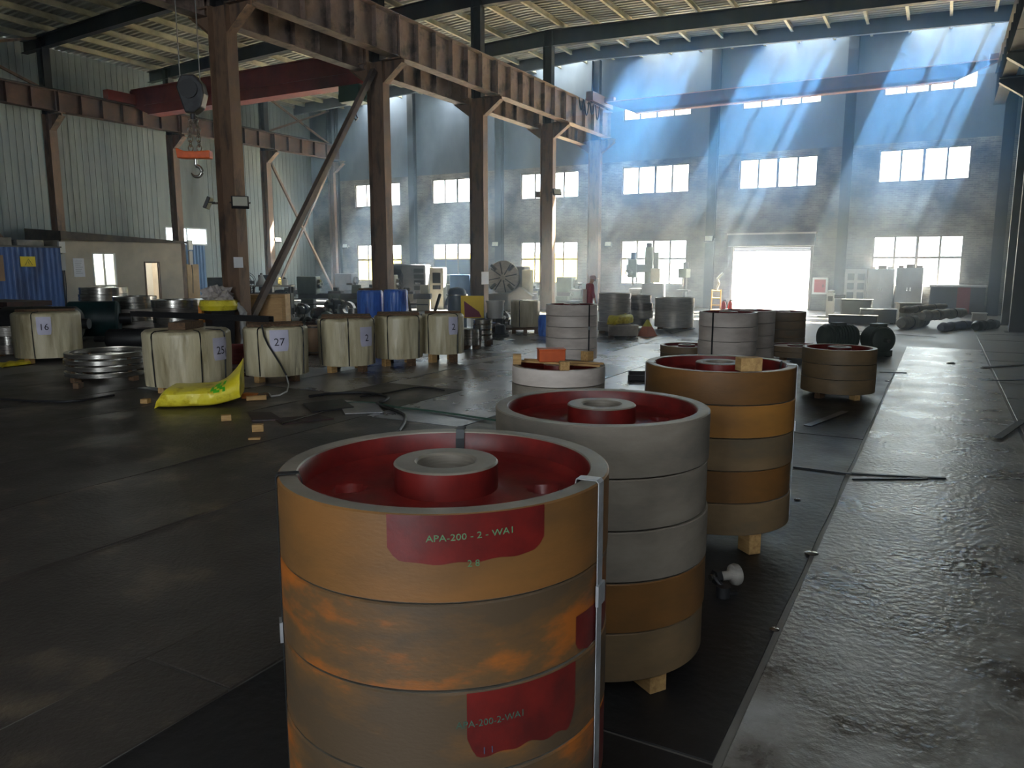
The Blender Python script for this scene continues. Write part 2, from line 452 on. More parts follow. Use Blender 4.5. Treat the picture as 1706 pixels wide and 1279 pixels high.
# --- frames: rafters and columns
def rafter(y, lab):
    for x0, x1, side in ((XM, 2.2, 'bay with the doorway'), (XM, -35.6, 'bay with the red crane')):
        r = MB(); d0, d1 = .68, .5
        def sec(x, dep):
            z = roof_z(x) - .225
            return z, z - dep
        for (ya, yb, ta, tb) in ((-.14, .14, 0, .02), (-.14, .14, 1, .02), (-.006, .006, 2, 0)):
            vs = []
            for x, dep in ((x0, d0), (x1, d1)):
                zt, zb = sec(x, dep)
                if ta == 0: za, zc_ = zt - .02, zt
                elif ta == 1: za, zc_ = zb, zb + .02
                else: za, zc_ = zb + .02, zt - .02
                vs += [(x, y + ya, za), (x, y + yb, za), (x, y + yb, zc_), (x, y + ya, zc_)]
            r.add(vs, [(0, 1, 2, 3), (7, 6, 5, 4), (0, 4, 5, 1), (1, 5, 6, 2), (2, 6, 7, 3), (3, 7, 4, 0)])
        tag(r.build('roof_beam', m_steel_dark), 'dark roof beam over the %s, %s' % (side, lab), 'roof beam', kind='structure')
ORD = {0: 'nearest the end wall opening'}
for i, yy in enumerate(ROWY):
    if yy < -2: continue
    if yy < 37: rafter(yy, 'frame %d counted from the gable wall' % (len(ROWY) - i))
for x0, x1, side in ((XM, 2.6, 'bay with the doorway'), (-35.8, XM, 'bay with the red crane')):  # beam added to keep the gable skylights out of view
    r = MB()
    for x in (x0, x1): pass
    zz = [roof_z(x0) - .6, roof_z(x1) - .6]
    r.add([(x0, 36.44, zz[0]), (x1, 36.44, zz[1]), (x1, 36.44, roof_z(x1) - .23), (x0, 36.44, roof_z(x0) - .23), (x0, 36.64, zz[0]), (x1, 36.64, zz[1]), (x1, 36.64, roof_z(x1) - .23), (x0, 36.64, roof_z(x0) - .23)],
          [(0, 1, 2, 3), (7, 6, 5, 4), (0, 4, 5, 1), (1, 5, 6, 2), (2, 6, 7, 3), (3, 7, 4, 0)])
    r.add([(x0, 36.54, zz[0]), (x1, 36.54, zz[1]), (x1, 36.54, roof_z(x1) + .02), (x0, 36.54, roof_z(x0) + .02)], [(0, 1, 2, 3)])
    tag(r.build('skylight_screen_beam', m_paint), 'deep dark closing beam added to hide the gable skylights, ' + side, 'roof beam', kind='structure')
ZB, ZT = 8.55, 9.8        # crane girders
def column(x, y, big, label, sides=(1,), zlow=8.5, mat_=None):
    m_ = mat_ or m_steel_rust
    c = thing('steel_column', label, 'column', (x, y, 0), kind='structure')
    dep = .62 if big else .45
    s = MB()
    for e in (-1, 1): s.box(e * dep / 2 - .012, e * dep / 2 + .012, -.17, .17, .03, zlow)
    s.box(-dep / 2, dep / 2, -.007, .007, .03, zlow); s.build('shaft', m_, c)
    MB().box(-dep / 2 - .12, dep / 2 + .12, -.3, .3, 0, .03).build('base_plate', m_steel_dark, c)
    u = MB(); t = roof_z(x) - .3
    for e in (-1, 1): u.box(e * .2 - .012, e * .2 + .012, -.16, .16, zlow, t)
    u.box(-.2, .2, -.007, .007, zlow, t); u.build('upper_shaft', m_steel_dark, c)
    for sd in sides:
        b = MB(); xa = sd * dep / 2
        b.box(min(xa, xa + sd * .75), max(xa, xa + sd * .75), -.16, .16, zlow - .04, zlow)
        b.add([(xa, -.02, zlow - .04), (xa + sd * .75, -.02, zlow - .04), (xa + sd * .75, -.02, zlow - .15), (xa, -.02, zlow - .7),
               (xa, .02, zlow - .04), (xa + sd * .75, .02, zlow - .04), (xa + sd * .75, .02, zlow - .15), (xa, .02, zlow - .7)],
              [(0, 1, 2, 3), (7, 6, 5, 4), (0, 4, 5, 1), (1, 5, 6, 2), (2, 6, 7, 3), (3, 7, 4, 0)])
        b.bar((xa, 0, zlow - .7), (xa + sd * .75, 0, zlow - .16), .28, .015)
        b.build('bracket', m_, c)
    return c
for i, yy in enumerate(ROWY):
    n = len(ROWY) - 1 - i
    if yy > -12: column(XM, yy, True, 'brown steel column between the two bays, %s' % ('against the gable wall' if n == 0 else 'number %d from the gable wall' % n), (1, -1), mat_=m_steel_rust)
    if yy > 12: column(XL, yy, False, 'brown steel column by the sheet wall, %s' % ('in the far corner' if n == 0 else 'number %d from the far corner' % n), (1,), zlow=8.55)
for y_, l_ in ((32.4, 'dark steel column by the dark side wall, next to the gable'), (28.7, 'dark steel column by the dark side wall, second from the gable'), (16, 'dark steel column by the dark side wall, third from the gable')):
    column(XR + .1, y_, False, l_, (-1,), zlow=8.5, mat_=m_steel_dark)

def crane_girder(x, y0, y1, label, m_=m_beam, zb=ZB, zt=ZT, side=1, st=1.0):
    g = thing('crane_girder', label, 'girder', (x, y0, zb), kind='structure')
    L = y1 - y0; h = zt - zb
    MB().box(-.2, .2, .02, L - .02, 0, .025).build('lower_flange', m_, g)
    MB().box(-.24, .24, .02, L - .02, h - .025, h).build('upper_flange', m_, g)
    MB().box(-.008, .008, .02, L - .02, .025, h - .025).build('web', m_, g)
    MB().box(-.03, .03, .0, L, h, h + .1).build('rail', m_steel_dark, g)
    n = int(L / st)
    for i in range(n + 1):
        yy = .08 + (L - .16) * i / n
        s = MB(); s.box(-.17, -.008, yy - .008, yy + .008, .025, h - .025).box(.008, .17, yy - .008, yy + .008, .025, h - .025); s.build('stiffener', m_, g)
    return g
for i, (a, b) in enumerate(zip(ROWY, ROWY[1:])):
    n = len(ROWY) - 1 - i
    crane_girder(XM + .68, a, b, 'dusty brown crane girder facing the doorway bay, span %d from the gable wall' % n)
    crane_girder(XM - .68, a, b, 'dusty brown crane girder facing the red crane, span %d from the gable wall' % n, zb=8.3, zt=9.35)
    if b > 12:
        crane_girder(XL + .55, a, b, 'shaded crane girder along the sheet wall, span %d from the gable wall' % n, mat('girder paint darkened as shade', (92, 66, 56), (70, 52, 46), scale=2, rough=.7), 8.6, 9.45)  # shade put into the colour: darker copy of the girder paint
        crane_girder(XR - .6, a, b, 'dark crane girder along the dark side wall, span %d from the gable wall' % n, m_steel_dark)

# --- bracing
def brace(p, q, w, label, m_=m_steel_rust, h=None):
    tag(MB().bar(p, q, w, h or w).build('diagonal_brace', m_), label, 'brace', kind='structure')
brace((XM, 14.4, .4), (XM, 20.05, 8.2), .16, 'brown diagonal brace rising between the two bays beside wooden crate', mat('grey brown brace', (106, 90, 80), (84, 72, 66), scale=3, rough=.6))
brace((XL, 37.8, .3), (XL, 32.6, 8.3), .12, 'thin diagonal brace rising away from the far corner')
brace((XL, 32.6, .3), (XL, 37.8, 8.3), .12, 'thin diagonal brace rising to the far corner')
brace((XL, 20.0, .4), (XL, 13.9, 8.3), .14, 'thin diagonal brace above the blue shed')
for a, b in ((32.6, 37.8), (13.9, 20.0)):
    brace((XL, a, 9.6), (XL, b, 11.6), .1, 'upper cross brace by the sheet wall between Y marks'.replace(' between Y marks', ', rising to the gable' if a > 30 else ', rising over the blue shed'))
    brace((XL, a, 11.6), (XL, b, 9.6), .1, 'upper cross brace by the sheet wall' + (', falling to the gable' if a > 30 else ', falling over the blue shed'))

# --- outside the windows
tag(MB().box(-80, 40, YB + .35, 95, -.12, -.02).build('floor_yard', mat('sunlit yard concrete', (232, 214, 182), (214, 190, 158), scale=.2, rough=.9)), 'sunlit concrete yard beyond the doorway', 'ground', kind='structure')
yw = thing('yard_building', 'pale yellow building standing in the yard beyond the low windows', 'building', (-34, 52, 0))
m_yel = mat('yellow render', (236, 218, 110), rough=.8)
MB().box(-14, 12, 0, 6, 0, 2.9).build('wall', m_yel, yw)
MB().box(-14.3, 12.3, -.3, 6.3, 2.9, 3.1).build('roof', mat('pale roof', (200, 200, 196), rough=.7), yw)

# --- floor
m_walk = mat('pale worn walkway concrete', (178, 178, 176), (62, 51, 42), (142, 138, 132), scale=1.3, rough=.38, rough2=.22, bump=.55, bscale=22, detail=12, lo=.33, hi=.66)
tag(MB().box(-36.6, 3.0, -16.2, YB, -.1, 0).build('floor', m_conc), 'dusty concrete hall floor', 'floor', kind='structure')
tag(bevel(MB().box(-.66, 1.0, -14, 22.3, 0, .012).build('floor_walkway', m_walk), .004), 'pale worn concrete walkway beside the wheel stacks', 'walkway', kind='structure')
m_mat1 = mat('black rubber mat', (58, 53, 49), (112, 98, 80), (66, 60, 56), scale=1.1, rough=.5, rough2=.34, bump=.3, bscale=30, detail=9, rnd=True, hi=.72)
m_mat2 = mat('oily steel plate', (140, 143, 150), (96, 97, 102), (158, 158, 162), scale=.9, rough=.36, rough2=.22, metal=.75, bump=.3, bscale=26, detail=8, rnd=True)
m_oil = mat('oil-black floor', (36, 34, 34), (23, 22, 23), scale=1.4, rough=.6, rough2=.4, bump=.25, bscale=16)
flr = thing('floor_covering', 'dark mats and steel plates laid over the hall floor', 'floor', (0, 0, 0), kind='structure')
def sheet(x0, x1, y0, y1, z, m_, wav=0.0):
    mb = MB(); nx, ny = 6, 24; vs = []
    for j in range(ny + 1):
        for i in range(nx + 1):
            u, v = i / nx, j / ny
            e = max(0, abs(u - .5) * 2 - .6) / .4
            n = mnoise.noise(Vector((x0 * 3 + u * 3, y0 + v * (y1 - y0) * .7, 3)))
            vs.append((x0 + u * (x1 - x0) + .03 * n * e, y0 + v * (y1 - y0), z + wav * e * e * max(0, n)))
    nb = len(vs); vs += [(p[0], p[1], 0.0) for p in vs]
    W1 = nx + 1; fs = [(j * W1 + i, j * W1 + i + 1, (j + 1) * W1 + i + 1, (j + 1) * W1 + i) for j in range(ny) for i in range(nx)]
    edge = [i for i in range(W1)] + [j * W1 + nx for j in range(1, ny + 1)] + [ny * W1 + i for i in range(nx - 1, -1, -1)] + [j * W1 for j in range(ny - 1, 0, -1)]
    for a, b in zip(edge, edge[1:] + edge[:1]): fs.append((a, a + nb, b + nb, b))
    mb.add(vs, fs, 0, True)
    return mb.build('floor_mat', m_, flr)
seams = [-.68, -2.95, -3.6, -5.35, -6.95, -8.62, -10.3, -12.0, -13.8, -15.6]
for i, (b, a) in enumerate(zip(seams, seams[1:])):
    cuts = [-4 + .7 * (i % 3), 1.5 + .9 * (i % 2), 8.2 + 1.3 * ((i * 2) % 3), 15 + .8 * (i % 2), 22.3]
    if i == 0: cuts = [-4, 3, 10, 17.2]
    for j, (y0, y1) in enumerate(zip(cuts, cuts[1:])):
        m_ = m_oil if i == 0 else (m_mat2 if y0 > 7.5 and i > 1 else m_mat1)
        sheet(a + .012, b - .012, y0 + .01, y1 - .01, .006 + .003 * ((i + j) % 3), m_, .035 if i > 2 and j == 1 else .008)

# worn slabs between the walkway and the side wall
m_slab = mat('worn slab concrete', (118, 116, 112), (70, 68, 66), (98, 96, 92), scale=1.6, rough=.5, rough2=.3, bump=.3, bscale=16, detail=9, rnd=True)
yy = 1.0; k = 0
while yy < 30:
    L_ = 1.7 + .5 * ((k * 7) % 4) / 4
    o = bevel(MB().box(1.04, 2.85, yy + .015, yy + L_ - .015, 0, .012 + .006 * (k % 3)).build('floor_slab', m_slab, flr), .006); yy += L_; k += 1

# ================================================================== haze
m_haze = bpy.data.materials.new('thin dust haze'); m_haze.use_nodes = True
_n = m_haze.node_tree.nodes; _n.clear()
_o = _n.new('ShaderNodeOutputMaterial'); _v = _n.new('ShaderNodeVolumeScatter')
_v.inputs['Color'].default_value = (0.5, 0.75, 1.0, 1); _v.inputs['Density'].default_value = HAZE_DENSITY; _v.inputs['Anisotropy'].default_value = 0.2
m_haze.node_tree.links.new(_v.outputs[0], _o.inputs['Volume'])
if HAZE_DENSITY > 0:
    tag(MB().box(-36, 2.85, 14, YB - .02, .02, 11.9).build('dust_haze', m_haze), 'thin bluish dust haze lit by sun shafts from the high windows', 'haze', kind='stuff')

def smoke(name, color, dens, box, zr, xr, yr, label):
    """smoke whose density fades smoothly towards the ends of the given z, x and y ranges"""
    m = bpy.data.materials.new(name); m.use_nodes = True; t = m.node_tree; n = t.nodes; n.clear()
    o = n.new('ShaderNodeOutputMaterial'); v = n.new('ShaderNodeVolumeScatter')
    v.inputs['Color'].default_value = color; v.inputs['Anisotropy'].default_value = 0.1
    c = n.new('ShaderNodeTexCoord'); s = n.new('ShaderNodeSeparateXYZ'); t.links.new(c.outputs['Object'], s.inputs[0])
    d = None
    for ax, a, b, lo, hi in [(2,) + q for q in zr] + [(0,) + q for q in xr] + [(1,) + q for q in yr]:
        q = n.new('ShaderNodeMapRange'); q.interpolation_type = 'SMOOTHSTEP'
        for i, w in ((1, a), (2, b), (3, lo), (4, hi)): q.inputs[i].default_value = w
        t.links.new(s.outputs[ax], q.inputs[0])
        mu = n.new('ShaderNodeMath'); mu.operation = 'MULTIPLY'; t.links.new(q.outputs[0], mu.inputs[0])
        if d is None: mu.inputs[1].default_value = dens
        else: t.links.new(d, mu.inputs[1])
        d = mu.outputs[0]
    t.links.new(d, v.inputs['Density']); t.links.new(v.outputs[0], o.inputs['Volume'])
    return tag(MB().box(*box).build(name, m), label, 'smoke', kind='stuff')
if SMOKE_DENSITY > 0:
    smoke('shaft_smoke', (0.08, 0.34, 1.0, 1), SMOKE_DENSITY, (-18, 2.84, 29, YB - .03, 3, 11.9), [(3.5, 8.8, 0, 1), (9.6, 11.9, 1, .25)], [(-17.5, -13.5, 0, 1)], [(29.5, 33.5, 0, 1)], 'added bluish smoke shaped to show light shafts before the doorway gable')  # smoke added and shaped so that blue shafts of light show
    smoke('low_shaft_smoke', (0.55, 0.75, 1.0, 1), SMOKE_DENSITY * .2, (-33.5, 2.84, 29, YB - .04, .2, 8.0), [(.3, 2.0, .4, 1), (4.5, 7.9, 1, 0)], [(-33, -28, 0, .8)], [(29.5, 33.5, 0, 1)], 'added bluish smoke shaped to show light shafts and glow before the gable windows')  # weaker smoke added for streaks and glow around the windows
    smoke('ground_dust', (0.86, 0.92, 1.0, 1), SMOKE_DENSITY * .1, (-22, 2.83, 8, YB - .05, .03, 5.5), [(2.0, 5.4, 1, 0)], [(-21.5, -13, 0, 1)], [(8.5, 17, 0, 1)], 'pale dust hanging low over the floor towards the doorway')

# ================================================================== cast wheels in stacks
WR = 0.56
m_red = mat('red primer', (114, 28, 24), (80, 22, 21), scale=6, rough=.42, bump=.12, rnd=True)
m_mach = mat('machined grey iron', (140, 132, 120), (112, 104, 94), scale=4, rough=.45, stretch=(1, 1, 14), metal=.25, rnd=True, spec=.4)
def wheel_mat(name, a, b, c, sc=1.6, lo=.35, hi=.65):
    return mat(name, a, b, c, scale=sc, rough=.55, bump=.06, stretch=(1, 1, 2.6), bscale=40, rnd=True, detail=10, lo=lo, hi=hi)
WM = {
    'ochre': wheel_mat('ochre rusted rim', (128, 86, 42), (102, 72, 40), (116, 80, 41)),
    'rust': wheel_mat('blotchy rusted rim', (164, 92, 30), (82, 66, 48), (104, 76, 46), 1.5, .38, .56),
    'grey': wheel_mat('plain grey rim', (146, 136, 124), (112, 105, 96), (132, 122, 110)),
    'brown': wheel_mat('grey brown rim', (134, 110, 80), (106, 92, 72), (122, 100, 72)),
    'orange': wheel_mat('orange rim', (176, 120, 54), (146, 102, 52), (162, 112, 52)),
    'pale': wheel_mat('haze-paled rim', (214, 202, 192), (180, 167, 157), (200, 187, 177)),  # pale rim colour raised to stand in for light and haze
}
def wheel_mesh(h, R, web=True):
    seg = 96 if web else 48
    ri = .885 * R; d = .095
    rim = MB().lathe([(R, .006), (R, h - .006), (R - .006, h - .001), (ri + .004, h - .001), (ri, h - .006), (ri - .012, h - d), (ri - .012, d), (ri, .004), (R - .006, .001)], seg, True, mis=[0, 0, 2, 2, 1, 1, 1, 2, 2])
    w = MB(); nr, na = 14, seg
    hr = .052; hc = .34 * R / .56
    top = []
    for j in range(nr + 1):
        r = .165 + (ri - .01 - .165) * j / nr
        for k in range(na):
            a = 2 * pi * k / na; x, y = r * cos(a), r * sin(a); z = h - d
            if web:
                for q in range(4):
                    b = 2 * pi * q / 4 + .5
                    dd = hypot(x - hc * cos(b), y - hc * sin(b))
                    if dd < hr: z -= .05 * min(1, (hr - dd) / .02)
            z += .012 * max(0, 1 - (r - .165) / .05) + .02 * max(0, 1 - (ri - .01 - r) / .04)
            top.append((x, y, z))
    w.add(top, [(j * na + k, (j + 1) * na + k, (j + 1) * na + (k + 1) % na, j * na + (k + 1) % na) for j in range(nr) for k in range(na)], 0, True)
    if web: w.lathe([(ri - .01, d), (.16, d)], seg)
    hub = MB().lathe([(.18, .012), (.18, h + .002), (.174, h + .008), (.108, h + .008), (.1, h), (.1, .012)], 48, True, mis=[1, 2, 2, 2, 2, 2])
    return rim, w, hub
_wm = {}
def wheel(x, y, z, h, kind, label, group=None, R=WR, rz=0.0, plain=False):
    t = thing('cast_wheel', label, 'wheel', (x, y, z), rz, group)
    key = (round(h, 3), kind, round(R, 3), plain)
    if key not in _wm:
        rim, w, hub = wheel_mesh(h, R, not plain)
        _wm[key] = (rim.mesh('rim', [WM[kind], m_red, m_mach]), w.mesh('web', m_red), hub.mesh('hub', [m_red, m_red, m_mach]))
    for n, me in zip(('rim', 'web', 'hub'), _wm[key]): obj(n, me, t)
    return t
def face(x, y): return atan2(-y, -x)          # angle of the side that faces the viewer
def patch(par, R, a0, a1, z0, z1, m_, rough_=.02, seed=1, name='paint_patch', t=.0012):
    rd = random.Random(seed); mb = MB(); n = 28; vs = []
    for i in range(n + 1):
        u = i / n; a = a0 + (a1 - a0) * u
        e = min(1, min(u, 1 - u) / .1)
        lo = z0 + (z1 - z0) * .3 * (1 - e) ** 2 + rough_ * (mnoise.noise(Vector((u * 5, seed, 0))))
        for rr, zz in ((R + t, lo), (R + t, z1)): vs.append((rr * cos(a), rr * sin(a), zz))
    mb.add(vs, [(2 * i, 2 * i + 2, 2 * i + 3, 2 * i + 1) for i in range(n)], 0, True)
    return mb.build(name, m_, par)
def curved_text(par, txt, size, R, ac, z, m_, name='lettering', slant=0.0, stretch=1.0):
    me = text_mesh(txt, size)
    for v in me.vertices:
        u, w, q = v.co.x * stretch, v.co.y, v.co.z
        a = ac + u / R; v.co = ((R + q) * cos(a), (R + q) * sin(a), z + w + slant * u)
    me.materials.append(m_)
    return obj(name, me, par)
m_chalk = mat('green marker', (84, 128, 92), rough=.8)
m_strap = mat('steel strapping', (186, 188, 192), (140, 142, 146), scale=8, rough=.35, metal=.35)
m_strapd = mat('dark strapping', (46, 48, 50), rough=.45, metal=.5)
m_wood = mat('pale sawn wood', (196, 158, 104), (160, 122, 76), (180, 142, 90), scale=4, rough=.75, stretch=(1, 8, 8), rnd=True)
m_wood2 = mat('dark dirty wood', (112, 84, 58), (74, 56, 42), scale=5, rough=.8, stretch=(1, 8, 8), rnd=True)
def block(x, y, z, d, rz, label, m_=None, group=None, name='wood_block'):
    mb = MB().cbox((0, 0, d[2] / 2), d)
    return tag(bevel(mb.build(name, m_ or m_wood, None, (x, y, z), rz), .004), label, 'wood block', group)
def strap(cx, cy, R, ri, ang, zt, zb, label, m_=None, w=.034, buckle=None, group=None):
    t = thing('steel_strap', label, 'strap', (cx, cy, 0), ang, group)
    mb = MB(); e = .003
    path = [(ri - .015, zt - .075), (ri - .012, zt - .03), (ri - .004, zt + .003), (R - .004, zt + .004), (R + .003, zt - .004), (R + .004, zb)]
    vs = []
    for i, (r, z) in enumerate(path):
        n = [(-1, 0), (-1, .1), (-.7, .7), (.5, .9), (1, .3), (1, 0)][i]
        for s in (-1, 1): vs.append((r, s * w / 2, z))
        for s in (-1, 1): vs.append((r + n[0] * e, s * w / 2, z + n[1] * e))
    fs = []
    for i in range(len(path) - 1):
        a, b = 4 * i, 4 * i + 4
        fs += [(a, b, b + 1, a + 1), (a + 2, a + 3, b + 3, b + 2), (a, a + 2, b + 2, b), (a + 1, b + 1, b + 3, a + 3)]
    mb.add(vs, fs, 0, False); mb.build('band', m_ or m_strap, t)
    if buckle is not None:
        MB().box(R + .004, R + .014, -w * .7, w * .7, buckle - .035, buckle + .035).build('buckle', m_strap, t)
    return t

POS = ['topmost', 'second from the top', 'third from the top', 'fourth from the top', 'lowest']
def stack(cx, cy, zt, zb, kinds, where, R=WR, plain=False, supports=True):
    n = len(kinds); h = (zt - zb) / n; out = []
    for i, k in enumerate(kinds):
        lab = {'ochre': 'ochre-brown', 'rust': 'blotchy rusted', 'grey': 'plain grey', 'brown': 'grey-brown', 'orange': 'orange', 'pale': 'pale dusty'}[k]
        pos = POS[i] if i < n - 1 else 'lowest' if n > 1 else 'lying singly'
        jx, jy = (0, 0) if i == 0 else (random.uniform(-.006, .006), random.uniform(-.006, .006))
        out.append(wheel(cx + jx, cy + jy, zt - (i + 1) * h, h - .003, k, '%s cast wheel, %s of %s' % (lab, pos, where), 'wheels of ' + where, R, random.uniform(0, 6), plain and i > 0 or plain))
    if supports and zb > .03:
        fa = face(cx, cy)
        for q, da in enumerate((-.55, .6, 2.4, 3.9)):
            a = fa + da; r = R - .09
            block(cx + r * cos(a), cy + r * sin(a), .012, (.14, .1, zb - .013), a, 'wood block under the lowest wheel of ' + where, m_wood if q == 1 else m_wood2, 'support blocks of ' + where)
    return out, h

# front stack with lettering
S1 = (-1.45, 2.131, 1.431, .105)
w1, h1 = stack(*S1, ['ochre', 'rust', 'rust', 'rust', 'rust'], 'the stack with red lettered patches')
f1 = face(S1[0], S1[1])
for q, w in enumerate(w1): w.rotation_euler = (0, 0, 0)
p = patch(w1[0], WR, f1 - .30, f1 + .52, h1 * .46, h1 - .006, m_red, .015, 3)
curved_text(p, 'APA-200 - 2 - WA1', .027, WR + .0022, f1 + .12, h1 * .74, m_chalk, slant=.04, stretch=1.15)
curved_text(p, '2 8', .028, WR + .0022, f1 + .13, h1 * .44, m_chalk)
patch(w1[1], WR, f1 + .78, f1 + 1.3, h1 * .02, h1 * .5, m_red, .02, 5)
p = patch(w1[2], WR, f1 + .09, f1 + .77, h1 * .22, h1 - .006, m_red, .03, 9)
curved_text(p, 'APA-200-2-WA1', .03, WR + .0022, f1 + .22, h1 * .62, mat('faded green marker', (60, 90, 76), rough=.8), slant=.02)
curved_text(p, '1 1', .03, WR + .0022, f1 + .2, h1 * .28, mat('faded blue marker', (70, 74, 96), rough=.8))
patch(w1[3], WR, f1 + 1.0, f1 + 1.3, h1 * .1, h1 - .01, m_red, .02, 11)
strap(S1[0], S1[1], WR, .885 * WR, f1 + 1.03, S1[2], .1, 'bright steel strap with buckle down the lettered stack of wheels', buckle=1.06, w=.045)
strap(S1[0], S1[1], WR, .885 * WR, f1 - 1.34, S1[2], .1, 'dark steel strap down the side of the lettered stack facing the drums', m_strapd, buckle=.9)
strap(S1[0], S1[1], WR, .885 * WR, f1 + 3.02, S1[2], .1, 'dark strap hooked over the rim of the lettered stack facing the grey stack', m_strapd)

stack(-1.524, 3.706, 1.374, .11, ['grey', 'grey', 'grey', 'ochre', 'brown'], 'the grey stack behind the lettered one')
S3 = (-1.447, 5.876, 1.364, .17)
stack(*S3, ['ochre', 'orange', 'brown', 'ochre', 'brown'], 'the ochre stack beside the walkway')
f3 = face(S3[0], S3[1])
block(*[(S3[0] + .49 * cos(f3 + .42)), (S3[1] + .49 * sin(f3 + .42)), S3[2] + .001], (.1, .16, .095), f3 + .42, 'squared wood block lying on rim of ochre wheel stack')
strap(S3[0], S3[1], WR, .885 * WR, f3 - 1.35, S3[2], .2, 'bright strap over the rim of ochre stack beside the floor gap', m_strap)
strap(S3[0], S3[1], WR, .885 * WR, f3 + 1.9, S3[2], .2, 'dark strap over the rear rim of ochre stack', m_strapd)
strap(S3[0], S3[1], WR, .885 * WR, f3 + 1.52, S3[2], .2, 'bright strap down the walkway side of ochre stack', m_strap, buckle=.9)
S0 = (-3.966, 8.265, .922, .1)
stack(*S0, ['pale', 'grey', 'grey', 'brown'], 'the low stack under the orange box')
S4 = (-1.36, 13.3, .80, .1)
stack(*S4, ['brown', 'brown', 'brown'], 'the brown stack before the green motors')
S6c = fit_cyl(911, 995, 600, .12)
S6 = (-6.99, 15.2, 1.273, .1)
w6, h6 = stack(*S6, ['pale', 'pale', 'pale', 'pale', 'pale'], 'the tall pale stack before the worker')
f6 = face(S6[0], S6[1])
strap(S6[0], S6[1], WR, .885 * WR, f6 + .72, S6[2], .1, 'dark strap with bright buckle on tall pale stack', m_strapd, buckle=.78)

# ================================================================== cranes and hook
def girder_profile(parent, L, z0, z1, dep, taper, m_, name='girder', y=0.0, lift=.5):
    """box girder along x with bottom corners cut up at both ends"""
    pr = [(0, z0 + lift), (taper, z0), (L - taper, z0), (L, z0 + lift), (L, z1), (0, z1)]
    vs = [(x, y + s * dep / 2, z) for s in (-1, 1) for x, z in pr]; n = len(pr)
    fs = [tuple(range(n - 1, -1, -1)), tuple(range(n, 2 * n))] + [(i, (i + 1) % n, n + (i + 1) % n, n + i) for i in range(n)]
    return MB().add(vs, fs).build(name, m_, parent)
m_crane = mat('red crane paint', (152, 62, 50), (120, 48, 42), scale=1.2, rough=.55)
m_craned = mat('dull maroon crane paint', (130, 108, 108), (108, 92, 94), scale=1.2, rough=.6)
m_flange = mat('pinkish flange paint', (190, 150, 140), rough=.6)
m_black = mat('black paint', (28, 28, 30), rough=.5)
m_iron = mat('dark cast iron', (58, 58, 60), (40, 40, 42), scale=5, rough=.5, metal=.3)
m_steel = mat('polished steel', (196, 192, 184), (140, 136, 130), scale=3, rough=.24, metal=.9, stretch=(1, 1, 10), rnd=True)
def carriage(par, x, y0, y1, z, m_):
    b = MB().box(x - .18, x + .18, y0, y1, z + .06, z + .5); b.build('end_carriage', m_, par)
    for yy in (y0 + .3, y1 - .3):
        MB().cyl((x - .06, yy, z + .2), (x + .06, yy, z + .2), .2, 20).build('rail_wheel', m_iron, par)
rc = thing('overhead_crane', 'red overhead travelling crane spanning the bay by the sheet wall', 'crane', (0, 0, 0))
x0, x1 = XL + .35, XM - .45
g = girder_profile(rc, x1 - x0, 9.0, 10.15, .5, 1.3, m_crane, y=24.2); g.location = (x0, 0, 0)
MB().box(1.3, x1 - x0 - 1.3, 23.86, 24.54, 8.97, 9.0).build('lower_flange', m_crane, rc, (x0, 0, 0))
MB().box(.2, x1 - x0 - .2, 23.86, 24.54, 10.15, 10.18).build('upper_flange', m_crane, rc, (x0, 0, 0))
MB().box(1.0, x1 - x0 - 1.0, 23.9, 23.95, 9.42, 9.5).build('side_rib', m_crane, rc, (x0, 0, 0))
carriage(rc, XL + .55, 22.6, 25.8, 9.45, m_crane); carriage(rc, XM - .68, 22.6, 25.8, 9.35, m_crane)
h = atY(592, 150, 24.2)
ho = MB().box(h.x - .5, h.x + .5, 23.8, 24.6, 8.35, 8.95).cyl((h.x - .7, 24.2, 8.6), (h.x + .7, 24.2, 8.6), .22, 16); ho.build('hoist', mat('green hoist', (50, 76, 64), rough=.5), rc)
MB().tube([(h.x, 24.2, 8.4), (h.x, 24.2, 7.9), (h.x + .08, 24.2, 7.78), (h.x, 24.2, 7.7), (h.x - .08, 24.2, 7.78)], .03).build('hook', m_steel, rc)

fc = thing('overhead_crane', 'dull maroon overhead crane in front of the high gable windows', 'crane', (0, 0, 0))
x0, x1 = XM + .95, XR - .7
girder_profile(fc, x1 - x0, 9.5, 10.1, .28, 1.5, m_craned, y=37.1, lift=.59).location = (x0, 0, 0)
MB().box(1.5, x1 - x0 - 1.5, 36.92, 37.28, 9.46, 9.5).build('lower_flange', m_flange, fc, (x0, 0, 0))
MB().box(0, x1 - x0, 36.92, 37.28, 10.1, 10.14).build('upper_flange', m_flange, fc, (x0, 0, 0))
for cx in (XM + .68, XR - .6): carriage(fc, cx, 35.5, 38.1, 9.9, m_craned)
for s in (x0 + .1, x1 - .1): MB().box(s - .3, s + .3, 36.95, 37.25, 10.1, 10.35).build('end_bracket', m_craned, fc)

nc = thing('overhead_crane', 'overhead crane carrying the hook block above the doorway bay', 'crane', (0, 0, 0))
hk = atX(322, 200, -12.5)
for dy in (-.7, .7): girder_profile(nc, x1 - x0, 9.9, 10.9, .4, .8, m_crane, y=hk.y + dy, lift=.3).location = (x0, 0, 0)
for cx in (XM + .68, XR - .6): carriage(nc, cx, hk.y - 1.6, hk.y + 1.6, 9.9, m_crane)
MB().box(hk.x - .8, hk.x + .8, hk.y - .6, hk.y + .6, 10.9, 11.4).cyl((hk.x - .6, hk.y, 10.75), (hk.x + .6, hk.y, 10.75), .3, 20).build('trolley', m_iron, nc)

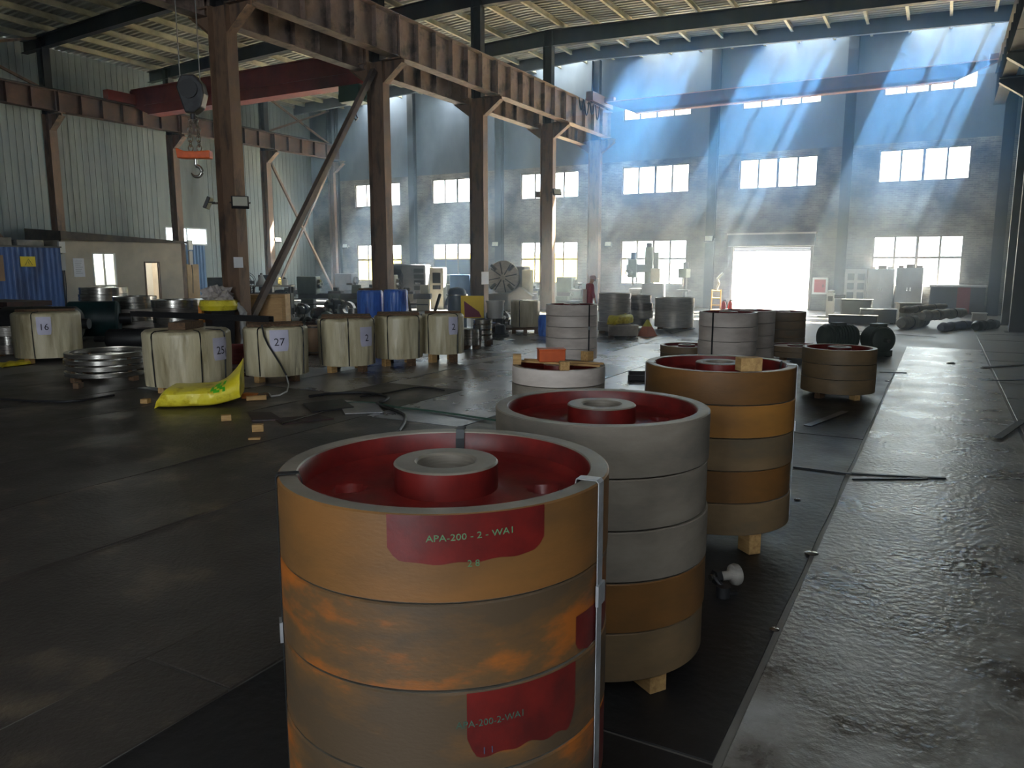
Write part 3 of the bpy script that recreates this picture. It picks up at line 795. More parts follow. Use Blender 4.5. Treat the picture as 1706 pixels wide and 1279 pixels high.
hb = thing('hook_block', 'black pulley block with steel chains and hook on two wire ropes', 'hook block', (hk.x, hk.y, 0), YAW)
def hz(y): return atX(322, y, -12.5).z
zt, zb = hz(127), hz(190)
b = MB(); c = (zt + zb) / 2
pr = [(-.2, zt - .12), (-.14, zt), (.1, zt), (.24, zt - .16), (.27, c), (.2, zb + .1), (.06, zb), (-.1, zb), (-.16, zb + .2), (-.24, c + .12)]
n = len(pr); b.add([(x, s * .13, z) for s in (-1, 1) for x, z in pr], [tuple(range(n - 1, -1, -1)), tuple(range(n, 2 * n))] + [(i, (i + 1) % n, n + (i + 1) % n, n + i) for i in range(n)])
bevel(b.build('pulley_housing', m_iron, hb), .03, 2)
MB().cyl((0, -.17, c + .08), (0, .17, c + .08), .17, 24).build('sheave', m_black, hb)
for s in (-.2, .17): MB().cyl((s, 0, zt - .1), (s, 0, 10.46), .011, 8).build('wire_rope', mat('wire rope', (120, 118, 114), rough=.5, metal=.5), hb)
zo = hz(255)
MB().cyl((0, 0, zb + .02), (0, 0, zb - .1), .05, 12).build('swivel', m_iron, hb)
for s in (-1, 1):
    k = 0; z = zb - .06
    while z > zo + .08:
        r = .045
        ln = MB(); pts = [(s * (.03 + .05 * min(1, (zb - z) / .25)) + (r * cos(t) if k % 2 == 0 else 0), (r * cos(t) if k % 2 else 0), z - .05 + 1.4 * r * sin(t)) for t in [2 * pi * q / 12 for q in range(13)]]
        ln.tube(pts, .011, 6).build('chain_link', m_steel, hb); z -= .085; k += 1
sc = MB(); yw_ = .09
pr = [(-.34, zo + .1), (-.2, zo + .04), (.02, zo + .03), (.3, zo + .05), (.3, zo - .1), (.02, zo - .1), (-.2, zo - .1), (-.32, zo - .09)]
n = len(pr); sc.add([(x, s * yw_, z) for s in (-1, 1) for x, z in pr], [tuple(range(n - 1, -1, -1)), tuple(range(n, 2 * n))] + [(i, (i + 1) % n, n + (i + 1) % n, n + i) for i in range(n)])
bevel(sc.build('crane_scale', mat('safety orange', (226, 98, 34), (196, 82, 30), scale=5, rough=.45), hb), .02, 2)
z0 = zo - .1
MB().cyl((0, 0, z0), (0, 0, z0 - .13), .03, 12).build('hook_shank', m_steel, hb)
pts = [(.1 * sin(t), 0, z0 - .23 + .1 * cos(t)) for t in [i * .26 for i in range(0, 18)]]
MB().tube(pts, [.034] * 12 + [.03, .027, .023, .019, .014, .008], 10).build('hook', m_steel, hb)

# ================================================================== office, shed and side wall fittings
XO = -33.9
m_plas = mat('cream plaster', (196, 184, 164), (168, 158, 142), scale=.8, rough=.8, detail=8)
m_white = mat('white paint', (226, 228, 224), rough=.6)
of = thing('office_hut', 'cream plastered office hut with a sliding window and doorway under the columns', 'hut', (0, 0, 0))
ya, yb = atX(106, 450, XO).y, atX(304, 450, XO).y
zt = 3.2
wa, wb = atX(153, 421, XO), atX(196, 476, XO)
da, db = atX(242, 438, XO), atX(268, 500, XO)
mb = MB(); wall_cells(mb, ya, yb, 0, zt, [(wa.y, wb.y, wb.z, wa.z), (da.y, db.y, 0, da.z)], lambda m, a, b, z0, z1, mi: m.box(XO - .12, XO, a, b, z0, z1, mi))
mb.build('front_wall', m_plas, of)
for yy in (ya, yb): MB().box(-36.3, XO - .12, yy - .06, yy + .06, 0, zt).build('side_wall', m_plas, of)
MB().box(-36.3, -36.2, ya + .06, yb - .06, 0, zt).build('inner_wall', m_white, of)
r = MB().add([(-36.3, ya - .2, zt), (XO + .35, ya - .2, zt), (XO + .35, yb + .1, zt), (-36.3, yb + .1, zt), (-36.3, ya - .2, zt + .55), (XO + .35, ya - .2, zt + .38), (XO + .35, yb + .1, zt + .1), (-36.3, yb + .1, zt + .2)],
             [(3, 2, 1, 0), (4, 5, 6, 7), (0, 1, 5, 4), (1, 2, 6, 5), (2, 3, 7, 6), (3, 0, 4, 7)])
r.build('roof', mat('dusty dark roofing', (96, 86, 76), (66, 60, 56), scale=2, rough=.9), of)
wf = MB(); t = .06
for a, b in ((wa.y, wa.y + t), ((wa.y + wb.y) / 2 - t / 2, (wa.y + wb.y) / 2 + t / 2), (wb.y - t, wb.y)): wf.box(XO - .08, XO + .01, a, b, wb.z, wa.z)
for a in (wb.z, wa.z - t): wf.box(XO - .08, XO + .01, wa.y, wb.y, a, a + t)
wfo = wf.build('window_frame', m_white, of)
for s in range(2):
    w_ = (wb.y - wa.y) / 2
    MB().box(XO - .04, XO - .034, wa.y + s * w_ + .04, wa.y + (s + 1) * w_ - .04, wb.z + .05, wa.z - .05).build('pane', GLASS, wfo)
dfm = MB(); dfm.box(XO - .1, XO + .02, db.y, db.y + .07, 0, da.z).box(XO - .1, XO + .02, da.y - .07, da.y, 0, da.z).box(XO - .1, XO + .02, da.y - .07, db.y + .07, da.z, da.z + .07)
dfm.build('door_frame', m_steel_rust, of)
ol = bpy.data.lights.new('office_lamp', 'POINT'); ol.energy = 170; ol.color = (1, .98, .9); ol.shadow_soft_size = .25
olo = bpy.data.objects.new('office_lamp', ol); olo.location = (-35.1, (ya + yb) / 2, 2.7); COL.objects.link(olo)
tag(MB().cyl((-35.1, (ya + yb) / 2 - .6, 3.08), (-35.1, (ya + yb) / 2 + .6, 3.08), .04, 10).build('tube_lamp', emit('lit tube', (255, 252, 240), 6)), 'lit tube lamp under the ceiling inside the cream office', 'lamp')
def sheet_on_X(name, X, xa, ya_, xb, yb_, m_, t=.01):
    p, q = atX(xa, ya_, X), atX(xb, yb_, X)
    return MB().box(X, X + t, min(p.y, q.y), max(p.y, q.y), min(p.z, q.z), max(p.z, q.z)).build(name, m_)
m_paper = mat('white paper', (228, 228, 232), rough=.8)
nb = thing('notice', 'white notice sheet posted on the cream office wall', 'notice', (0, 0, 0))
o = sheet_on_X('sheet', XO + .002, 121, 430, 142, 461, m_paper); o.parent = nb
p, q = atX(121, 430, XO), atX(142, 461, XO)
for i in range(7):
    zz = p.z - .12 - i * (p.z - q.z - .2) / 7
    MB().box(XO + .012, XO + .014, p.y + .08, q.y - .08 - .05 * (i % 3), zz - .015, zz).build('text_line', mat('grey print', (150, 150, 156), rough=.8), nb)
# items seen through the doorway
tag(MB().cyl((-35.2, (da.y + db.y) / 2 + .1, 0), (-35.2, (da.y + db.y) / 2 + .1, .9), .35, 20, r2=.4).build('office_bin', m_black), 'black bin standing in the office doorway', 'bin')
fl_ = thing('red_flowers', 'small red flower bunch on the black bin in the office', 'flowers', (-35.2, (da.y + db.y) / 2 + .1, .9))
for i in range(7):
    a = i * 2.4; MB().lathe([(0, .1), (.07, .08), (.09, 0), (.05, -.06), (0, -.07)], 10, c=(.12 * cos(a), .12 * sin(a), .22 + .05 * (i % 3))).build('blossom', mat('red petals', (196, 40, 44), rough=.7), fl_)
MB().lathe([(.03, 0), (.14, .1), (.12, .16)], 12).build('leaves', mat('dark leaves', (46, 74, 46), rough=.7), fl_)

XS = -33.2
sh = thing('blue_shed', 'blue corrugated sheet shed with a yellow warning sign', 'shed', (0, 0, 0))
yb2 = atX(103, 450, XS).y; ya2 = 12.5; zs = atX(103, 413, XS).z
m_blue = mat('blue cladding', (44, 84, 148), (34, 62, 112), (52, 92, 156), scale=1.2, rough=.5, stretch=(1, 1, .3))
yy = ya2; k = 0
def corr(mb, X, y0, y1, z0, z1):
    n = max(2, int((y1 - y0) / .05)); vs = []
    for i in range(n + 1):
        ph = i % 4; dx = (0, .03, .03, 0)[ph]
        for z in (z0, z1): vs.append((X + dx, y0 + (y1 - y0) * i / n, z))
    mb.add(vs, [(2 * i, 2 * i + 2, 2 * i + 3, 2 * i + 1) for i in range(n)])
while yy < yb2 - .05:
    y2 = min(yb2, yy + .92); m = MB(); corr(m, XS, yy + .01, y2 - .01, .05, zs); m.build('cladding_panel', m_blue, sh); yy = y2
MB().box(-36.2, XS - .01, ya2, yb2, 0, zs - .02).build('body', m_blue, sh)
MB().box(-36.2, XS + .06, ya2, yb2 + .04, zs, zs + .06).build('roof', mat('grey roof sheet', (108, 106, 102), (84, 82, 80), scale=2, rough=.7), sh)
p, q = atX(32, 427, XS), atX(59, 444, XS)
sg = MB().box(XS + .035, XS + .045, p.y, q.y, q.z, p.z).build('warning_sign', mat('sign yellow', (240, 214, 20), rough=.5), sh)
cy_, cz_ = q.y - .28, (p.z + q.z) / 2 - .06; th = .17
for i in range(3):
    a0, a1 = pi / 2 + i * 2 * pi / 3, pi / 2 + (i + 1) * 2 * pi / 3
    MB().bar((XS + .047, cy_ + th * cos(a0), cz_ + th * sin(a0)), (XS + .047, cy_ + th * cos(a1), cz_ + th * sin(a1)), .025, .004).build('triangle_side', m_black, sg)
MB().bar((XS + .047, cy_ + .02, cz_ + .08), (XS + .047, cy_ - .02, cz_ + .01), .02, .004).bar((XS + .047, cy_ - .02, cz_ + .01), (XS + .047, cy_ + .02, cz_ - .05), .02, .004).build('lightning_mark', m_black, sg)
p, q = atX(-6, 425, XS), atX(8, 468, XS)
MB().box(XS + .033, XS + .05, p.y, q.y, q.z, p.z).build('tan_board', mat('tan board', (150, 124, 98), rough=.8), sh)
for i, (a, b, h_) in enumerate(((14.6, 16.6, .3), (17.0, 17.9, .34), (18.1, 19.2, .26))):
    tag(bevel(MB().box(-35.6, -33.6, a, b, zs + .061, zs + .061 + h_).build('stored_panel', mat('grey packing', (132, 128, 120), (104, 100, 94), scale=3, rough=.8, rnd=True)), .02), ['long grey packed panel on the blue shed roof', 'short pale packed panel on blue shed roof, between two others', 'grey packed panel on blue shed roof beside the office'][i], 'panel')
# blue partition and board to the right of the office
pt = thing('blue_partition', 'pale blue corrugated partition beside the cream office', 'partition', (0, 0, 0))
p, q = atX(309, 408, -35.9), atX(346, 492, -35.9); m = MB(); corr(m, -35.9, p.y, q.y, 0, p.z)
m.build('cladding', mat('pale blue cladding', (96, 130, 170), (80, 110, 150), scale=1, rough=.55), pt)
MB().box(-35.98, -35.91, p.y, q.y, 0, p.z).build('backing', m_frame, pt)
p, q = atX(311, 440, -35.2), atX(334, 495, -35.2)
tag(MB().box(-35.25, -35.2, p.y, q.y, 0, p.z).build('plywood_board', mat('tan plywood', (176, 152, 116), (154, 130, 98), scale=2, rough=.8)), 'tan plywood board leaning by the pale blue partition', 'board')
for i, (px, py) in enumerate(((98, 412), (305, 408))):
    p = atX(px, py, XL + .3); s = thing('switch_box', 'small white switch box on column by ' + ('the blue shed' if i == 0 else 'the plywood board'), 'switch box', (p.x + .14, p.y + (.25 if i else 0), p.z - .25))
    bevel(MB().box(0, .12, -.14, .14, 0, .5).build('box', m_white, s), .01); MB().box(0, .1, -.1, .1, -.75, -.05).build('lower_box', mat('grey box', (188, 186, 180), rough=.6), s)
    MB().tube([(.05, .05, -.75), (.08, .05, -1.3), (.05, .02, -2.2)], .02, 8).build('cable', m_black, s)

# ================================================================== flood lamps and papers on columns
def flood(P, rz, label, sx=1.0, to=None):
    arm = .2
    if to is not None:
        arm = max(.12, hypot(to[0] - P[0], to[1] - P[1])); rz = atan2(-(to[0] - P[0]), to[1] - P[1])
    t = thing('flood_lamp', label, 'lamp', P, rz)
    M_ = Matrix.Rotation(radians(-25), 3, 'X')
    bevel(MB().cbox((0, 0, 0), (.34 * sx, .09, .26 * sx), M=M_).build('housing', m_black, t), .012)
    MB().cbox(M_ @ Vector((0, -.05, 0)), (.28 * sx, .012, .2 * sx), M=M_).build('lens', mat('lamp lens', (206, 206, 190), rough=.25), t)
    MB().bar((-.19 * sx, 0, 0), (-.19 * sx, .2, 0), .02, .03).bar((.19 * sx, 0, 0), (.19 * sx, .2, 0), .02, .03).bar((-.2 * sx, .2, 0), (.2 * sx, .2, 0), .03, .03).bar((0, .2, 0), (0, max(arm, .21), 0), .04, .04).build('bracket', m_black, t)
    return t
flood(atX(400, 337, -15.62), YAW + .35, 'flood lamp with pale lens on the column beside wooden crate, facing the wheels', 1.25)
flood(atX(347, 338, -16.75), YAW - 2.2, 'flood lamp turned away on the far side of that same column', 1.2, (XM - .32, 14.05))
flood(atX(463, 400, XL + .7), YAW + .6, 'small flood lamp low on a column by the sheet wall', 1.1)
flood(atX(928, 320, -15.6), YAW - .6, 'flood lamp half way up the column before the lathe', 1.2, (XM + .32, 32.4))
flood(atX(899, 324, -16.9), YAW + 2.6, 'flood lamp on the rear of the column before the lathe', 1.1, (XM - .32, 32.4))
flood(atY(825, 407, YB - .72), 0.3, 'flood lamp on the gable wall post beside the lathe face plate', 1.2)
flood(atY(1181, 398, YB - .62), 0.0, 'pale flood lamp on the gable wall post beside the doorway', 1.3)
flood(atY(1013, 407, YB - .72), .2, 'flood lamp on gable wall post above the red-clad worker', 1.1)
flood(atY(575, 410, YB - .72), .2, 'small flood lamp on gable wall post near the far corner', 1.1)
for (px, py, X, lab, s) in ((397, 437, XM + .325, 'white paper sheet taped to the column beside wooden crate', .3), (808, 463, XM + .325, 'white paper sheet taped to column near the yellow sign board', .55)):
    p = atX(px, py, X); tag(MB().box(X, X + .006, p.y - s / 2, p.y + s / 2, p.z - s * .45, p.z + s * .45).build('paper_sheet', m_paper), lab, 'paper')
# cable coil hanging from the girder end near the gable
cb = thing('cable_bundle', 'loops of black cable hung from the girder end near the gable', 'cable', (XM + .98, 0, 0))
for i in range(4):
    p = atX(968 + i * 9, 205, XM + .98)
    MB().tube([(0, p.y - .25 + .5 * t / 10, 9.75 - (.5 + .15 * (i % 2)) * (1 - (t / 5 - 1) ** 2)) for t in range(11)], .03, 6).build('loop', m_black, cb)

# ================================================================== white film-wrapped drums
def zat(x, y, P):
    """height on the upright line through ground point P as seen at pixel row y of column x"""
    d = ray(x, y); return CH + d.z * hypot(P[0], P[1]) / hypot(d.x, d.y)
def at_dist(x, y, dist):
    d = ray(x, y); return CAMP + d * (dist / hypot(d.x, d.y))
m_film = mat('dirty white film', (212, 202, 172), (138, 124, 92), (192, 180, 148), scale=2.2, rough=.34, stretch=(1.6, 1.6, .3), bump=.55, bscale=11, rnd=True, detail=8, lo=.3, hi=.72)
m_bluef = mat('blue film', (44, 92, 190), (30, 66, 150), (70, 120, 210), scale=3, rough=.3, stretch=(1.6, 1.6, .3), bump=.2, bscale=12, rnd=True)
m_label = mat('label paper', (206, 202, 220), (190, 186, 206), scale=3, rough=.6)
m_ink = mat('dark ink', (42, 38, 54), rough=.7)
def drum_body(R, H, seed, film, pleat=.022):
    mb = MB(); seg, nz = 112, 26; vs = []
    prof = [(.0, 1.0), (.55, 1.005), (.86, 1.0), (.95, .985), (.99, .955)]
    rows = [(r, H * z, 0) for r, z in prof] + [(1.0 - .035 * (j / nz) ** 2, H * (.93 - .93 * j / nz), j / nz) for j in range(nz + 1)] + [(.6, 0.0, 1)]
    for (r, z, t) in rows:
        for k in range(seg):
            a = 2 * pi * k / seg
            n = mnoise.noise(Vector((cos(a) * 5 + seed, sin(a) * 5, z * 1.1 / max(H, .1)))) + .6 * mnoise.noise(Vector((cos(a) * 13 + seed, sin(a) * 13, z * 2.2)))
            rr = R * r + (pleat * n * (.4 + t) if r > .8 else 0)
            zz = z + (.02 * mnoise.noise(Vector((r * 6 * cos(a), r * 6 * sin(a), seed))) if .1 < r < .96 and z > H * .9 else 0)
            vs.append((rr * cos(a), rr * sin(a), zz))
    N = len(rows)
    mb.add(vs, [(j * seg + k, (j + 1) * seg + k, (j + 1) * seg + (k + 1) % seg, j * seg + (k + 1) % seg) for j in range(1, N - 1) for k in range(seg)], 0, True)
    mb.add(vs[seg:2 * seg], [tuple(range(seg))], 0, True)
    return mb.mesh('film_wrap', film)
def drum(xl, xr, yt, yb, z0, label, num=None, na=0.0, nz=.62, straps=(-.5, .6), boards=2, seed=1, film=None, name='wrapped_drum', lw=.27, cat='drum', blocks=True, where=''):
    cx, cy, R = fit_cyl(xl, xr, yb, z0); xm = (xl + xr) / 2
    Q = fl(xm, yb, z0); H = zat(xm, yt, Q) - z0
    t = thing(name, label, cat, (cx, cy, z0)); fa = face(cx, cy)
    obj('film_wrap', drum_body(R, H, seed, film or m_film), t)
    for s in straps:
        a = fa + s; pts = [((R * rr + .012) * cos(a), (R * rr + .012) * sin(a), zz) for rr, zz in ((.5, H + .004), (.9, H + .002), (.985, H * .965), (1.002, H * .9), (1.0, H * .6), (.985, H * .3), (.97, 0.01))]
        MB().tube(pts, .011, 6).build('strap', m_black, t)
    for i in range(boards):
        o = (i - (boards - 1) / 2) * R * .9
        bb = MB().cbox((o * cos(fa), o * sin(fa), H + .03), (.14, R * 1.7, .05), fa + .1 * (i - .5)); bevel(bb.build('top_board', m_wood2, t), .005)
    if num is not None:
        a = fa + na
        lp = patch(t, R + .012, a - lw / 2 / R, a + lw / 2 / R, H * nz - .19, H * nz + .19, m_label, .004, seed, 'paper_label', .006)
        if num: curved_text(lp, num, .19, R + .022, a, H * nz - .03, m_ink)
    if blocks:
        for q, da in enumerate((-.75, .7, 2.6, 3.7)):
            a = fa + da; r = R - .12
            block(cx + r * cos(a), cy + r * sin(a), .012, (.16, .12, z0 - .014), a, 'wood support block under ' + where, m_wood if q % 2 == 0 else m_wood2, 'supports under ' + where)
    return t, cx, cy, R, H
drum(33, 133, 521, 597, .13, 'white film-wrapped drum labelled 16, before the dark green rollers', '16', -.08, .72, (-.42,), 1, 1, where='the wrapped drum before the dark rollers')
D25 = drum(249, 385, 553, 646, .11, 'white film-wrapped drum labelled 25, behind the yellow sack', '25', .78, .66, (-.85, .28, .95), 0, 2, lw=.3, where='the wrapped drum behind the yellow sack')
D27 = drum(411, 514, 546, 628, .13, 'white film-wrapped drum labelled 27, with a dark hose down its side', '27', .1, .74, (-.55, .95), 2, 3, lw=.32, where='the wrapped drum with the hose')
DA = drum(533, 626, 532, 611, .15, 'white film-wrapped drum with glossy label, between drum 27 and two others', '2', .72, .62, (-1.05, .05, 1.2), 2, 4, lw=.3, where='the wrapped drum with a glossy label')
DB = drum(625, 705, 527, 599, .17, 'smooth pale film-wrapped drum, middle of the row of drums', None, straps=(-.45, .95), boards=2, seed=5, where='the smooth middle wrapped drum')
DC = drum(704, 773, 524, 591, .2, 'film-wrapped drum at row end beside the bright steel rings', '2', .5, .72, (-.75, .75), 1, 6, lw=.22, where='the wrapped drum at the row end')
DD = drum(851, 899, 501, 545, .2, 'cream film-wrapped drum alone on a dark pallet near the lathe', None, straps=(-.4,), boards=0, seed=7, blocks=False)
pl = thing('pallet', 'dark low pallet under the lone cream wrapped drum', 'pallet', (DD[1], DD[2], 0), face(DD[1], DD[2]))
for s in (-.35, 0, .35): MB().box(-.55, .55, s - .06, s + .06, .005, .12).build('bearer', m_wood2, pl)
for i in range(5): MB().box(-.55 + i * .23, -.4 + i * .23, -.6, .6, .12, .19).build('board', m_wood2, pl)
drum(597, 640, 484, 562, .12, 'blue film-wrapped drum beside the stacked machine parts', None, straps=(), boards=1, seed=8, film=m_bluef, blocks=False, where='x')
drum(641, 681, 483, 563, .12, 'blue film-wrapped drum with a creased corner beside coiled pipes', None, straps=(), boards=0, seed=9, film=m_bluef, blocks=False, where='x')
for (xl, xr, yb, w_) in ((597, 640, 562, 'beside the stacked machine parts'), (641, 681, 563, 'beside coiled pipes')):
    cx, cy, R = fit_cyl(xl, xr, yb, .12)
    tag(MB().box(-R, R, -R * .8, -R * .4, .005, .118).box(-R, R, R * .4, R * .8, .005, .118).build('skid', m_wood2, None, (cx, cy, 0), face(cx, cy)), 'dark timber skid under the blue wrapped drum ' + w_, 'skid')

# steel beam resting on drums 25 and 27, and the hose hanging from it
ztop = max(D25[4] + .11, D27[4] + .19) + .06
p, q = fl(222, 527, ztop), fl(452, 537, ztop)
bm = thing('steel_channel', 'long black steel channel lying across drums 25 and 27', 'beam', (0, 0, 0))
MB().bar((p.x, p.y, ztop + .05), (q.x, q.y, ztop + .05), .12, .014).bar((p.x, p.y, ztop + .055), (q.x, q.y, ztop + .055), .012, .1, 0, (-.055, 0)).bar((p.x, p.y, ztop + .055), (q.x, q.y, ztop + .055), .012, .1, 0, (.055, 0)).build('channel', m_black, bm)
MB().cbox((D25[1], D25[2], (D25[4] + .11 + ztop) / 2 + .02), (.3, .6, ztop - D25[4] - .09), .4).build('packer', m_wood2, bm)
d27 = hypot(D27[1], D27[2]) - D27[3] - .04
pts = [at_dist(*v, d27 - e) for v, e in (((436, 541), .0), ((440, 560), 0), ((447, 575), 0), ((458, 592), .02), ((468, 608), .03), ((477, 625), .06), ((481, 640), .08))] 
pts += [fl(478, 652, .05), fl(466, 658, .02), fl(452, 660, .02), fl(447, 655, .02)]
hs = thing('hose', 'dark hose hanging across drum 27 to a pale loop on floor', 'hose', (0, 0, 0))
MB().tube(pts[:6], .016, 8).build('hose_run', m_black, hs); MB().tube(pts[5:], .014, 8).build('hose_end', mat('pale hose', (200, 200, 196), rough=.5), hs)

# ================================================================== yellow sack, blocks, scrap and cables on the dark mats
m_yelb = mat('yellow woven plastic', (236, 214, 40), (206, 180, 30), (244, 226, 70), scale=5, rough=.38, bump=.35, bscale=11)
def sack(px0, py0, px1, py1, wid, hgt, flap, label, name='plastic_sack', seed=1, printed=True):
    a, b = fl(px0, py0), fl(px1, py1); d = (b - a); L = d.length; rz = atan2(d.y, d.x)
    t = thing(name, label, 'sack', (a.x, a.y, .012), rz); mb = MB(); nu, nv = 30, 22; vs = []
    for i in range(nu + 1):
        u = i / nu
        h = hgt * min(1, u / .12) ** .5 * (1 - .15 * max(0, (u - .6) / .4)); w = wid * (.75 + .25 * min(1, u / .15)) * (1 - .25 * max(0, (u - .7) / .3))
        lift = flap * max(0, (u - .62) / .38) ** 1.6
        for j in range(nv):
            th = 2 * pi * j / nv; c_, s_ = cos(th), sin(th)
            yy = w / 2 * (abs(c_) ** .45) * (1 if c_ > 0 else -1); zz = h / 2 + h / 2 * (abs(s_) ** .45) * (1 if s_ > 0 else -1)
            n = mnoise.noise(Vector((u * 6, c_ * 2 + seed, s_ * 2)))
            e = max(0, s_) if True else 1
            vs.append((u * L + .02 * n, yy + .02 * n, zz + .03 * n * e + lift * (.15 + .85 * max(0, (c_ + 1) / 2) ** .8 * (1 if s_ > -.2 else .25))))
    fs = [(i * nv + j, i * nv + (j + 1) % nv, (i + 1) * nv + (j + 1) % nv, (i + 1) * nv + j) for i in range(nu) for j in range(nv)]
    fs += [tuple(range(nv - 1, -1, -1)), tuple(nu * nv + j for j in range(nv))]
    mb.add(vs, fs, 0, True); mb.build('sack_body', m_yelb, t)
    if printed:
        g = MB(); gv = []
        for i in range(20, 26):
            for j in (10, 9, 8, 7, 6): v = Vector(vs[i * nv + j]); c0 = Vector((v.x, 0, v.z * .6)); gv.append(v + (v - c0).normalized() * .006)
        g.add(gv, [(i * 5 + j, (i + 1) * 5 + j, (i + 1) * 5 + j + 1, i * 5 + j + 1) for i in range(5) for j in range(4) if (i + j) % 3 != 0], 0, True)
        g.build('printed_mark', mat('green print', (84, 190, 40), rough=.4), t)
    return t
sack(268, 674, 405, 669, .95, .27, .46, 'bright yellow plastic sack lying half full before drum 25')
for (px, py, d, rz, lab, m_) in ((131, 648, (.1, .16, .1), .5, 'reddish wood block on the floor before the stacked steel rings', m_wood2), (377, 702, (.13, .1, .08), .9, 'greyish wood block on the mat before the yellow sack', m_wood), (430, 720, (.14, .11, .09), .8, 'upright pale wood block on the mat beside a thin offcut', m_wood), (424, 734, (.14, .06, .025), .7, 'thin pale wood offcut lying flat on the mat', m_wood), (243, 673, (.12, .1, .07), .3, 'small pale wood block on the mat below drum 25', m_wood), (570, 681, (.1, .03, .02), .4, 'tiny pale wood splinter on the dark plate', m_wood)):
    p = fl(px, py); block(p.x, p.y, .015, d, rz, lab, m_)
p = fl(417, 666)
for i, (dx, dy, dz, d, rz, lab, m_) in enumerate(((-.06, .05, .015, (.22, .14, .08), .3, 'orange wood offcut at the mouth of yellow sack', mat('orange wood', (204, 120, 50), (170, 96, 40), scale=5, rough=.7)), (.16, -.02, .015, (.3, .06, .07), .9, 'pale wood batten lying beside the orange offcut', m_wood), (.02, .22, .015, (.2, .1, .06), 1.4, 'dark wood offcut behind the orange offcut', m_wood2))):
    block(p.x + dx, p.y + dy, dz, d, rz, lab, m_)
m_scrap = mat('dark rusty scrap plate', (70, 46, 44), (44, 38, 40), scale=5, rough=.5, metal=.3)
def plate(pts, z, t, label, m_, name='scrap_plate', cat='plate'):
    P = [fl(*v) for v in pts]; n = len(P)
    mb = MB().add([(v.x, v.y, zz) for zz in (z, z + t) for v in P], [tuple(range(n - 1, -1, -1)), tuple(range(n, 2 * n))] + [(i, (i + 1) % n, n + (i + 1) % n, n + i) for i in range(n)])
    return tag(mb.build(name, m_), label, cat)
plate([(412, 690), (452, 690), (470, 702), (420, 704)], .015, .02, 'reddish scrap plate on the mat beside wood blocks', m_scrap)
plate([(455, 700), (530, 694), (556, 700), (470, 710)], .015, .015, 'long dark scrap plate on the mat under a bright rod', m_scrap)
plate([(505, 676), (570, 668), (590, 682), (520, 690)], .02, .02, 'black folded rubber sheet on the dark plates', m_black)
plate([(560, 668), (628, 675), (640, 690), (575, 692)], .02, .012, 'grey sheet offcut on the dark plates under cables', m_mat2)
a, b = fl(470, 705, .04), fl(538, 686, .04)
tag(MB().cyl(a, b, .012, 8).build('steel_rod', m_steel), 'bright thin steel rod lying on dark scrap plate', 'rod')
def cable(pts, r, label, m_=m_black, z=.03):
    P = [fl(x, y, z) for x, y in pts]; out = []
    for i in range(len(P) - 1):
        p0, p1, p2, p3 = P[max(i - 1, 0)], P[i], P[i + 1], P[min(i + 2, len(P) - 1)]
        for k in range(6):
            t = k / 6; out.append(.5 * ((2 * p1) + (p2 - p0) * t + (2 * p0 - 5 * p1 + 4 * p2 - p3) * t * t + (3 * p1 - p0 - 3 * p2 + p3) * t ** 3))
    out.append(P[-1]); return tag(MB().tube(out, r, 8).build('cable', m_), label, 'cable')
cable([(515, 660), (560, 655), (610, 654), (645, 660), (640, 668), (628, 672), (648, 680), (672, 690), (674, 702), (664, 718)], .022, 'thick black cable looping over the dark plates to the wheel stack')
cable([(552, 676), (590, 670), (630, 672), (660, 678), (700, 682), (760, 690), (826, 700)], .014, 'thin greenish cable running over the bright plates', mat('green cable', (52, 78, 66), rough=.5))
cable([(600, 660), (640, 655), (700, 645), (740, 650)], .014, 'thin black cable lying straight on the bright plates')
cable([(0, 664), (60, 668), (124, 668), (190, 658)], .018, 'black cable on the mat before drum 16')

